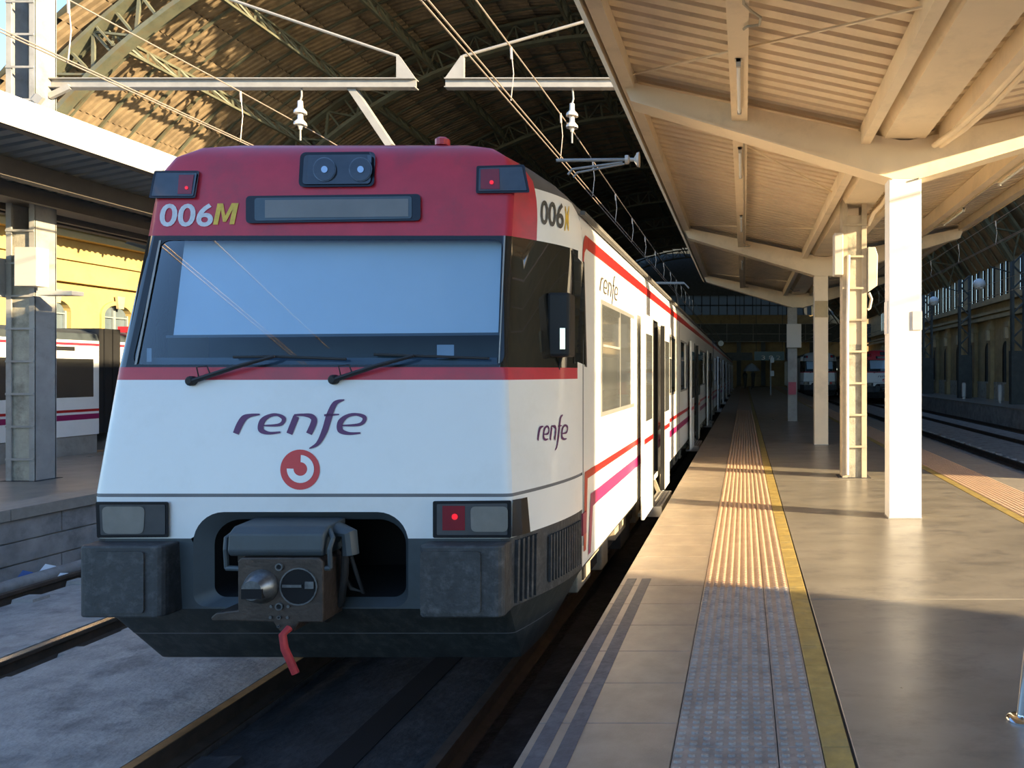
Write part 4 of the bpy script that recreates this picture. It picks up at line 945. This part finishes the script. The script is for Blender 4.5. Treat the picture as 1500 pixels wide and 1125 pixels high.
for s, x in ((-1, xa - .02), (1, xb + .03)):
    b = MB(); b.tube([(x, 4.43, zc_ - .13), (x - .0, 4.42, zc_ - .02), (x + s * .01, 4.44, zc_ + .04), (x - s * .03, 4.48, zc_ + .08)], .013, 8); b.tube([(x, 4.43, zc_ - .13), (x - s * .09, 4.42, zc_ - .13)], .015, 8); b.build('cover_lever', 'dark_slate', cv)
b = MB(); b.tube([W(424, 920, 4.37), W(414, 930, 4.33), W(417, 950, 4.33), W(426, 970, 4.34), (W(433, 986, 4.35))], .021, 10); b.build('red_hose', 'hose_red', T, smooth=True)
for pts, r, m in (([W(488, 792, 4.62), W(498, 776, 4.55), W(512, 782, 4.52), W(514, 812, 4.52)], .045, 'dark_slate'), ([W(506, 800, 4.55), W(505, 840, 4.55), W(500, 880, 4.58), W(478, 908, 4.6)], .022, 'black_rubber'),
                  ([W(514, 815, 4.6), W(524, 845, 4.6), W(532, 868, 4.62), W(515, 862, 4.62), W(508, 850, 4.6)], .012, 'black_rubber'), ([W(482, 830, 4.6), W(487, 870, 4.6)], .02, 'black_rubber'), ([W(494, 830, 4.6), W(492, 875, 4.6)], .015, 'black_rubber')):
    b = MB(); b.tube(pts, r, 10); b.build('jumper_cable', m, T, smooth=True)
b = MB(); c0 = W(410, 860, 4.7); b.tube([(c0.x, 4.6, c0.z), (c0.x, 5.4, c0.z + .02)], .09, 12); b.build('coupler_shank', 'under_dark', T)

# --- car bodies
XS = TX + 1.47
def sbox(name, m, parent, y0, y1, z0, z1, off=.006, x=None):
    b = MB(); x = XS if x is None else x; b.box(x - .002, x + off, y0, y1, z0, z1); return b.build(name, m, parent)
def sdecal(name, loop, m, parent, off=.004):
    vs, fs = fill([loop], lambda a, c: Vector((XS + off, a, c))); return MB().add(vs, fs).build(name, m, parent, fixn=True)
def body(root, y0, y1, doors, windows, steps=True):
    ZB0 = .15
    holes = [[(a, .22), (c, .22), (c, 2.25), (a, 2.25)] for a, c in doors]
    vs, fs = fill([[(y0, ZB0), (y1, ZB0), (y1, 2.5), (y0, 2.5)]] + holes, lambda a, c: Vector((XS, a, c)))
    MB().add(vs, fs).build('side_wall', 'train_white', root)
    b = MB(); b.add([(TX - 1.47, y0, ZB0), (TX - 1.47, y1, ZB0), (TX - 1.47, y1, 2.5), (TX - 1.47, y0, 2.5)], [(0, 1, 2, 3)]); b.build('far_side_wall', 'train_white', root)
    zsl = [2.5, 2.56, 2.62, 2.68, 2.72]
    for s in (-1, 1):
        b = MB(); b.grid([[(TX + s * hw(z), y0, z), (TX + s * hw(z), y1, z)] for z in zsl]); b.build('cantrail', 'train_white', root, smooth=True)
    zr = [2.72, 2.80, 2.88, 2.96, 3.02, 3.07, 3.11, 3.14]
    prof = [(hw(z), z) for z in zr] + [(0, 3.17)] + [(-hw(z), z) for z in zr[::-1]]
    b = MB(); b.grid([[(TX + x, y0, z), (TX + x, y1, z)] for x, z in prof]); b.build('roof', 'train_roof', root, smooth=True)
    for yy, nm in ((y0, 'end_wall'), (y1, 'end_wall')):
        pr = [(1.47, ZB0), (1.47, 2.5)] + [(hw(z), z) for z in zsl[1:]] + prof; lp = [(TX + x, yy, z) for x, z in pr] + [(TX - hw(z), yy, z) for z in zsl[::-1]] + [(TX - 1.47, yy, ZB0)]
        if yy == y0 and root is T: continue
        b = MB(); b.add(lp, [tuple(range(len(lp)))]); b.build(nm, 'under_dark', root)
    b = MB(); b.box(TX - 1.46, XS - .03, y0 + .02, y1 - .02, .10, .20); b.build('floor_pan', 'under_dark', root)
    b = MB(); b.box(XS - .015, XS + .02, y0, y1, 2.715, 2.745); b.build('gutter', 'train_roof', root)
    for i, (a, c) in enumerate(doors):
        b = MB(); b.add([(XS, a, .22), (XS - .75, a, .22), (XS - .75, c, .22), (XS, c, .22), (XS, a, 2.25), (XS - .75, a, 2.25), (XS - .75, c, 2.25), (XS, c, 2.25)], [(0, 1, 2, 3), (4, 5, 6, 7), (0, 1, 5, 4), (1, 2, 6, 5), (2, 3, 7, 6)]); b.build('doorway', 'inside_dark', root)
        w = (c - a) * .62
        for (q0, q1, sg) in ((a - w + .02, a + .02, -1), (c - .02, c + w - .02, 1)):
            d = MB(); d.box(XS + .045, XS + .085, q0, q1, -.06, 2.22); do = d.build('door_leaf', 'train_white', root, bevel=.012)
            d = MB(); d.box(XS + .084, XS + .092, q0 + .12, q1 - .12, 1.02, 2.0); d.build('door_window', 'window_glass_grey', do)
            d = MB(); d.box(XS + .04, XS + .095, (q0 if sg > 0 else q1) - .018, (q0 if sg > 0 else q1) + .018, -.04, 2.2); d.build('door_seal', 'black_rubber', do)
            d = MB(); d.box(XS + .084, XS + .088, q0 + .01, q1 - .01, .77, .83); d.build('door_stripe', 'stripe_red', do)
        d = MB(); d.box(XS + .0, XS + .19, a + .02, c - .02, -.13, -.05); d.box(XS - .1, XS + .19, a + .02, c - .02, -.17, -.13); so = d.build('door_step', 'step_grey', root)
        for xx in (.05, .10, .15):
            d = MB(); d.box(XS + xx, XS + xx + .012, a + .05, c - .05, -.05, -.044); d.build('step_tread', 'seam', so)
        for q in (a + .05, c - .1):
            d = MB(); d.bar((XS - .05, q, .12), (XS + .05, q, -.12), .04, .05); d.build('step_bracket', 'under_cream', so)
    for i, (a, c, m) in enumerate(windows):
        wo = sbox('window', 'window_frame', root, a, c, 1.20, 2.17, .006)
        nb = max(1, round((c - a) / .85)); L = (c - a) / nb
        for k in range(nb): sbox('pane', m, wo, a + k * L + .03, a + (k + 1) * L - .03, 1.24, 2.13, .010)
        if c - a > 1.3:
            for k in range(0, nb, 2):
                h = MB(); h.box(XS + .008, XS + .018, a + k * L + .05, a + (k + 1) * L - .05, 1.78, 1.80); h.box(XS + .008, XS + .018, a + (k + 1) * L - .07, a + (k + 1) * L - .05, 1.80, 2.08); h.build('hopper_bar', 'galv', wo)
    segs = []; cur = y0 if root is not T else 5.78
    for a, c in sorted(doors) + [(y1, y1)]:
        e = a - .02
        if e > cur + .1: segs.append((cur, e))
        cur = c + .02
    for k, (a, c) in enumerate(segs):
        sbox('stripe_red', 'stripe_red', root, a + (.14 if root is T and k == 0 else 0), c, .77, .83, .004); sbox('stripe_pink', 'stripe_pink', root, a + (.26 if root is T and k == 0 else 0), c, .53, .635, .004)
    sbox('stripe_red', 'stripe_red', root, (5.83 if root is T else y0), y1, 2.49, 2.585, .005)
    # running gear
    for yb in (y0 + 3.4, y1 - 4.0):
        bg_ = MB()
        for s in (-1, 1): bg_.box(TX + s * 1.12 - .07, TX + s * 1.12 + .07, yb - 1.7, yb + 1.7, -.32, -.12); bg_.box(TX + s * 1.2 - .12, TX + s * 1.2 + .06, yb - .35, yb + .35, -.42, .0)
        bo = bg_.build('bogie_frame', 'under_dark', root)
        for dy in (-1.2, 1.2):
            for s in (-1, 1):
                wl_ = MB(); wl_.lathe((TX + s * .80, yb + dy, ZR + .44), (s, 0, 0), [(.47, -.03), (.47, 0), (.44, .005), (.44, .11), (.38, .12), (.12, .09), (.12, .2)], 28); wl_.build('wheel', 'under_dark', bo, smooth=True)
                ab = MB(); ab.box(TX + s * 1.14 - .1, TX + s * 1.14 + .1, yb + dy - .17, yb + dy + .17, ZR + .28, ZR + .6); ab.build('axle_box', 'under_cream', bo, bevel=.02)
    y = y0 + .35
    while y < y1 - 1:
        L = random.choice((.35, .5, .7, .4)); d = random.uniform(.18, .38); xx = random.uniform(.06, .2)
        if abs(y - (y0 + 3.4)) > 2.2 or random.random() < .6:
            e = MB(); e.box(XS - xx - .35, XS - xx, y, y + L, .12 - d, .12); eo = e.build('equipment_box', 'under_cream', root, bevel=.01)
            e = MB(); e.box(XS - xx, XS - xx + .015, y + L * .3, y + L * .5, .12 - d + .06, .02); e.build('latch', 'under_dark', eo)
        y += L + random.uniform(.08, .3)
dr1 = [(9.25, 10.55), (16.9, 18.3), (24.2, 25.6)]
wn1 = [(6.35, 8.25, 'window_glass_grey'), (11.65, 13.2, 'window_glass_grey'), (14.3, 15.9, 'window_glass'), (19.4, 23.2, 'window_glass'), (26.6, 28.6, 'window_glass')]
body(T, 5.62, 29.3, dr1, wn1)
# cab door, seams, sweep of the stripes, side lettering
sbox('cab_door_seam', 'seam', T, 5.64, 5.648, .3, 2.35, .004)
cd = decal('cab_door_window', [[(838, 366), (856, 384), (860, 538), (841, 532)]], 'black_rubber', T, .004, 0, cpnt); decal('pane', [[(840, 371), (854.5, 386), (858, 535), (843, 529)]], 'window_glass', cd, .007, 0, cpnt)
for yy in (13.35, 14.0): sbox('panel_seam', 'seam', T, yy, yy + .03, .2, 2.5, .005)
sdecal('stripe_red', [(5.70, .83), (5.93, .83), (5.93, .77), (5.80, .77), (5.74, .25), (5.66, .25)], 'stripe_red', T)
sdecal('stripe_pink', [(5.92, .635), (6.06, .635), (6.06, .53), (6.0, .53), (5.92, .19), (5.82, .19)], 'stripe_pink', T)
sdecal('stripe_red', [(5.625, 2.45), (5.66, 2.53), (5.72, 2.585), (5.84, 2.585), (5.84, 2.49), (5.75, 2.49), (5.69, 2.45), (5.66, 2.38), (5.625, 2.38)], 'stripe_red', T)
def side_fn(a, c, off): return Vector((XS + .004, lerp(6.28, 7.2, (a - 341) / 195), 2.31 - (c - 617) * .0042))
renfe('side_lettering', side_fn, 'number_grey', T)
sbox('marker_lamp', 'wine', T, 5.60, 5.72, .38, .54, .012)
# pantograph
pg = MB()
for s in (-.5, .5): pg.tube([(TX + s, 25.2, 3.2), (TX + s * .8, 26.8, 3.75), (TX + s * .7, 25.6, 4.5)], .025, 6)
pg.tube([(TX - .8, 25.6, 4.38), (TX - .65, 25.6, 4.54), (TX + .65, 25.6, 4.54), (TX + .8, 25.6, 4.38)], .025, 6); pg.tube([(TX - .8, 25.9, 4.38), (TX - .65, 25.9, 4.54), (TX + .65, 25.9, 4.54), (TX + .8, 25.9, 4.38)], .025, 6); pg.box(TX - .7, TX + .7, 25, 27, 3.17, 3.24)
pg.build('pantograph', 'galv', T)
T2 = thing('passenger_car', 'second white car of the near train with dark windows, in shade', 'train', (TX, 29.8, ZR), 'cars of the near train')
body(T2, 29.8, 54.5, [(33.5, 34.9), (41.5, 42.9), (49.5, 50.9)], [(30.6, 32.4, 'window_glass'), (36.2, 40.2, 'window_glass'), (44.2, 48.2, 'window_glass'), (52, 54, 'window_glass')])
T3 = thing('passenger_car', 'third car of the near train, farthest along the platform', 'train', (TX, 55, ZR), 'cars of the near train')
body(T3, 55, 79, [(59, 60.4), (67, 68.4), (75, 76.4)], [(56, 57.8, 'window_glass'), (61.6, 65.6, 'window_glass'), (69.6, 73.6, 'window_glass')])
for y, s in ((29.3, 'first and second'), (54.5, 'second and third')):
    b = MB(); b.box(TX - .6, TX + .6, y, y + .5, -.1, 2.4); tag(b.build('gangway_bellows', 'black_rubber'), 'black gangway bellows between ' + s + ' cars of the near train', 'bellows')

# ================================================================== LEFT TRAIN (beyond the left platform)
XT = -12.98
LT = thing('commuter_train', 'white commuter train with magenta and red stripes at the left platform', 'train', (XT - 1.45, 6, ZR), 'cars of the left train')
LT2 = thing('passenger_car', 'next car of the left train, just showing beside the near train', 'train', (XT - 1.45, 16.05, ZR), 'cars of the left train')
def lt_body(root, y0, y1, wins_):
    b = MB(); b.box(XT - 2.9, XT, y0, y1, .33, 2.19); b.build('side_body', 'train_white', root)
    b = MB(); b.prism([(XT, y0, 2.19), (XT - .05, y0, 2.33), (XT - .35, y0, 2.42), (XT - 2.55, y0, 2.42), (XT - 2.85, y0, 2.33), (XT - 2.9, y0, 2.19)], (0, y1 - y0, 0)); b.build('roof', 'dark_slate', root)
    b = MB(); b.box(XT - 2.8, XT - .04, y0, y1, -.05, .33); b.build('lower_skirt', 'post_grey', root)
    for z0, z1, m in ((2.09, 2.14, 'train_red'), (.79, .84, 'stripe_red'), (.64, .745, 'stripe_pink')):
        b = MB(); b.box(XT, XT + .004, y0, y1, z0, z1); b.build('stripe', m, root)
    for a, c in wins_:
        b = MB(); b.box(XT, XT + .008, a, c, 1.08, 1.83); w_ = b.build('window_band', 'window_glass', root)
        k = a + .12
        while k < c - .3:
            b = MB(); b.box(XT + .008, XT + .012, k, min(k + 1.2, c - .1), 1.14, 1.78); b.build('pane', 'window_glass', w_); k += 1.32
    for k in range(int((y1 - y0) / 1.1)):
        b = MB(); y = y0 + .2 + k * 1.1; b.box(XT - .5, XT - .12, y, y + .8, -.5, -.03); eo = b.build('equipment_box', 'under_cream', root, bevel=.01)
        b = MB(); b.box(XT - .12, XT - .10, y + .1, y + .7, -.2, -.15); b.build('latch', 'under_dark', eo)
    for yb in (y1 - 1.6,):
        for dy in (-.9, .9):
            wl_ = MB(); wl_.lathe((XT - .35, yb + dy, ZR + .42), (1, 0, 0), [(.42, -.03), (.42, 0), (.40, .005), (.40, .11), (.34, .12), (.1, .09), (.1, .18)], 24); wl_.build('wheel', 'under_dark', root, smooth=True)
lt_body(LT, 6, 15.52, [(6.5, 12.4), (13.0, 15.38)]); lt_body(LT2, 16.05, 30, [(16.4, 22), (23, 29)])
b = MB(); b.box(XT, XT + .012, 14.15, 14.95, 1.98, 2.06); b.build('door_lamp', 'black_rubber', LT)
b = MB()
for k in range(5): b.box(XT - 2.8, XT + (.03 if k % 2 else .0), 15.52 + k * .106, 15.52 + (k + 1) * .106, .35, 2.45)
tag(b.build('gangway_bellows', 'black_rubber'), 'black pleated gangway between the cars of the left train', 'bellows')
b = MB(); b.box(XT - .5, XT - .1, 16.6, 17.2, 2.42, 2.55); b.build('roof_box', 'stripe_red', LT2)
rail('rail', -13.58, 2, 86, 'near rail under the left train with magenta stripes', 'rail_rust'); rail('rail', -15.3, 2, 86, 'far rail under the left train with magenta stripes', 'rail_rust')

# ================================================================== FAR TRAINS ON THE RIGHT
keep_skip = ('fleet_number', 'fleet_letter', 'corner_number', 'corner_letter', 'side_lettering', 'corner_lettering', 'washer_hose', 'pantograph', 'bolt', 'door_leaf', 'doorway', 'door_step')
far1 = copy_tree(T, None, keep_skip); far1.location = (10.0, 55.0, ZR)
far1['label'] = 'distant red and white train front glimpsed between lattice post and white column'; far1['group'] = 'distant trains on the right'
far2 = copy_tree(T, None, keep_skip + ('operator_lettering', 'round_emblem', 'emblem_hook', 'destination_display')); far2.location = (5.95, 61.0, ZR)
far2['label'] = 'distant white train front with two number plates behind the shaded columns'; far2['group'] = 'distant trains on the right'
for ch in far2.children:
    if ch.name.startswith('roof_fairing'):
        ch.data = ch.data.copy(); ch.data.materials.clear(); ch.data.materials.append(MATS['blue_grey'])
for s in (-1, 1):
    b = MB(); b.box(5.95 + s * 1.0 - .2, 5.95 + s * 1.0 + .2, 61.12, 61.2, 2.30, 2.5); b.build('number_plate', 'plastic_white', far2)
    b = MB(); b.box(5.95 + s * .85 - .28, 5.95 + s * .85 + .28, 60.96, 60.99, .95, 1.2); b.build('lamp_cluster', 'black_paint', far2)

# ================================================================== FAR HALL DETAILS
t = thing('platform_sign', 'hanging teal platform sign with white numerals', 'sign', (2.4, 79.9, 3))
a = W(1105, 515, 79.9); c = W(1149, 528, 79.9)
b = MB(); b.box(a.x, c.x, 79.9, 80.05, c.z, a.z); b.build('panel', 'sign_teal', t)
text_on('numerals', '3 8 2', lambda u, v: Vector((lerp(a.x + .75, c.x - .4, u), 79.88, c.z + .08 + .42 * v)), 'paint_white', t)
b = MB(); b.bar((a.x + .2, 80, a.z), (a.x + .2, 80, 13.6), .06, .06); b.bar((c.x - .2, 80, a.z), (c.x - .2, 80, 13), .06, .06); b.build('hanger', 'iron_dark', t)
t = thing('platform_sign', 'dark unlit platform sign left of the teal one', 'sign', (0, 79.9, 3)); b = MB(); b.box(a.x - 3.0, a.x - .2, 79.9, 80.05, c.z, a.z - .1); b.build('panel', 'iron_dark', t)
b = MB(); b.bar((a.x - 1.5, 80, a.z - .1), (a.x - 1.5, 80, 14.6), .06, .06); b.build('hanger', 'iron_dark', t)
t = thing('station_clock', 'round pale clock hanging at the far end of the hall', 'clock', W(1056, 503, 80)); p = W(1056, 503, 80)
b = MB(); b.lathe(p, (0, -1, 0), [(.33, 0), (.33, .1), (.30, .11)], 24); b.build('case', 'iron_dark', t); b = MB(); b.lathe(p + Vector((0, -.11, 0)), (0, -1, 0), [(.29, 0), (.29, .01)], 24); b.build('dial', 'globe_white', t)
b = MB(); b.bar(p + Vector((0, -.13, 0)), p + Vector((.08, -.13, .18)), .03, .01); b.bar(p + Vector((0, -.13, 0)), p + Vector((-.14, -.13, .02)), .03, .01); b.build('hands', 'black_paint', t)
b = MB(); b.bar(p + Vector((0, 0, .3)), p + Vector((0, 0, 2.4)), .05, .05); b.build('hanger', 'iron_dark', t)
t = thing('parasol', 'grey kiosk parasol at the far end of the platform', 'parasol', (.75, 70, 0)); p = W(1101, 538, 70)
b = MB(); b.lathe((p.x, 70, p.z - .35), (0, 0, 1), [(.75, 0), (.72, .12), (.4, .5), (.05, .72)], 8); b.build('canopy', 'blue_grey', t); b = MB(); b.tube([(p.x, 70, 0), (p.x, 70, p.z)], .03, 8); b.build('pole', 'iron_dark', t)
t = thing('sign_pole', 'slim grey pole with white plates far along the platform', 'sign', (2.2, 52, 0)); p = W(1129, 545, 52)
b = MB(); b.tube([(p.x, 52, 0), (p.x, 52, 2.6)], .05, 8); b.build('pole', 'post_grey', t)
for z in (1.3, 2.2):
    b = MB(); b.box(p.x - .02, p.x + .22, 51.92, 51.96, z, z + .35); b.build('plate', 'plastic_white', t)
for i, (x, y, lab) in enumerate(((0.1, 74, 'dark standing figure of a distant person near the parasol'), (.9, 77, 'distant person in dark coat beyond the parasol'))):
    t = thing('person', lab, 'person', (x, y, 0), 'distant people'); b = MB()
    b.lathe((x, y, 0), (0, 0, 1), [(.10, 0), (.13, .3), (.17, .85), (.2, 1.1), (.23, 1.38), (.16, 1.48), (.06, 1.52), (.06, 1.57), (.10, 1.63), (.11, 1.7), (.05, 1.78)], 12); b.build('body', 'iron_dark', t, smooth=True)
# lattice iron columns, globe lamps and bollards on the right
for y, lab in ((37.4, 'nearest'), (46.6, 'second'), (56, 'third'), (66, 'farthest')):
    t = thing('iron_column', lab + ' dark lattice column in front of the arcaded wall', 'column', (13.35, y, 0), 'iron columns by the arcade'); x = 13.35
    for sx in (-.3, .3):
        b = MB(); b.box(x + sx - .06, x + sx + .06, y, y + .3, 0, 9.5); b.build('flange', 'iron_dark', t)
    b = MB(); b.box(x - .4, x + .4, y - .05, y + .35, 0, 2.6); b.build('pedestal', 'iron_dark', t)
    z = 2.6; k = 0
    while z < 9:
        b = MB(); b.bar((x - .3 * (1 if k % 2 else -1), y + .15, z), (x + .3 * (1 if k % 2 else -1), y + .15, z + .6), .06, .08); b.build('lacing_bar', 'iron_dark', t); z += .6; k += 1
for y, s in ((42, 'nearer'), (52, 'farther')):
    t = thing('globe_lamp', s + ' white globe lamp hanging by the arcaded wall', 'lamp', (12.8, y, 6.35), 'globe lamps')
    b = MB(); b.lathe((12.8, y, 6.35), (0, 0, 1), [(.05, -.32), (.2, -.27), (.32, -.1), (.34, .02), (.27, .2), (.12, .3)], 20); b.build('globe', 'globe_white', t, smooth=True)
    b = MB(); b.tube([(12.8, y, 6.6), (12.8, y, 7.2), (13.2, y, 7.35), (14.48, y, 7.0)], .035, 8); b.build('bracket', 'iron_dark', t)
for px, s in ((1412, 'farther'), (1465, 'nearer')):
    Y = 13.0 * F / (px - PX) ; t = thing('litter_bin', s + ' slim white post bin on the right platform', 'bin', (13.0, Y, 0), 'post bins')
    b = MB(); b.lathe((13.0, Y, 0), (0, 0, 1), [(.09, 0), (.09, .1), (.12, .12), (.12, .85), (.10, .9)], 16); b.build('body', 'plastic_white', t, smooth=True); b = MB(); b.lathe((13.0, Y, .9), (0, 0, 1), [(.11, 0), (.08, .05)], 16); b.build('cap', 'galv', t)
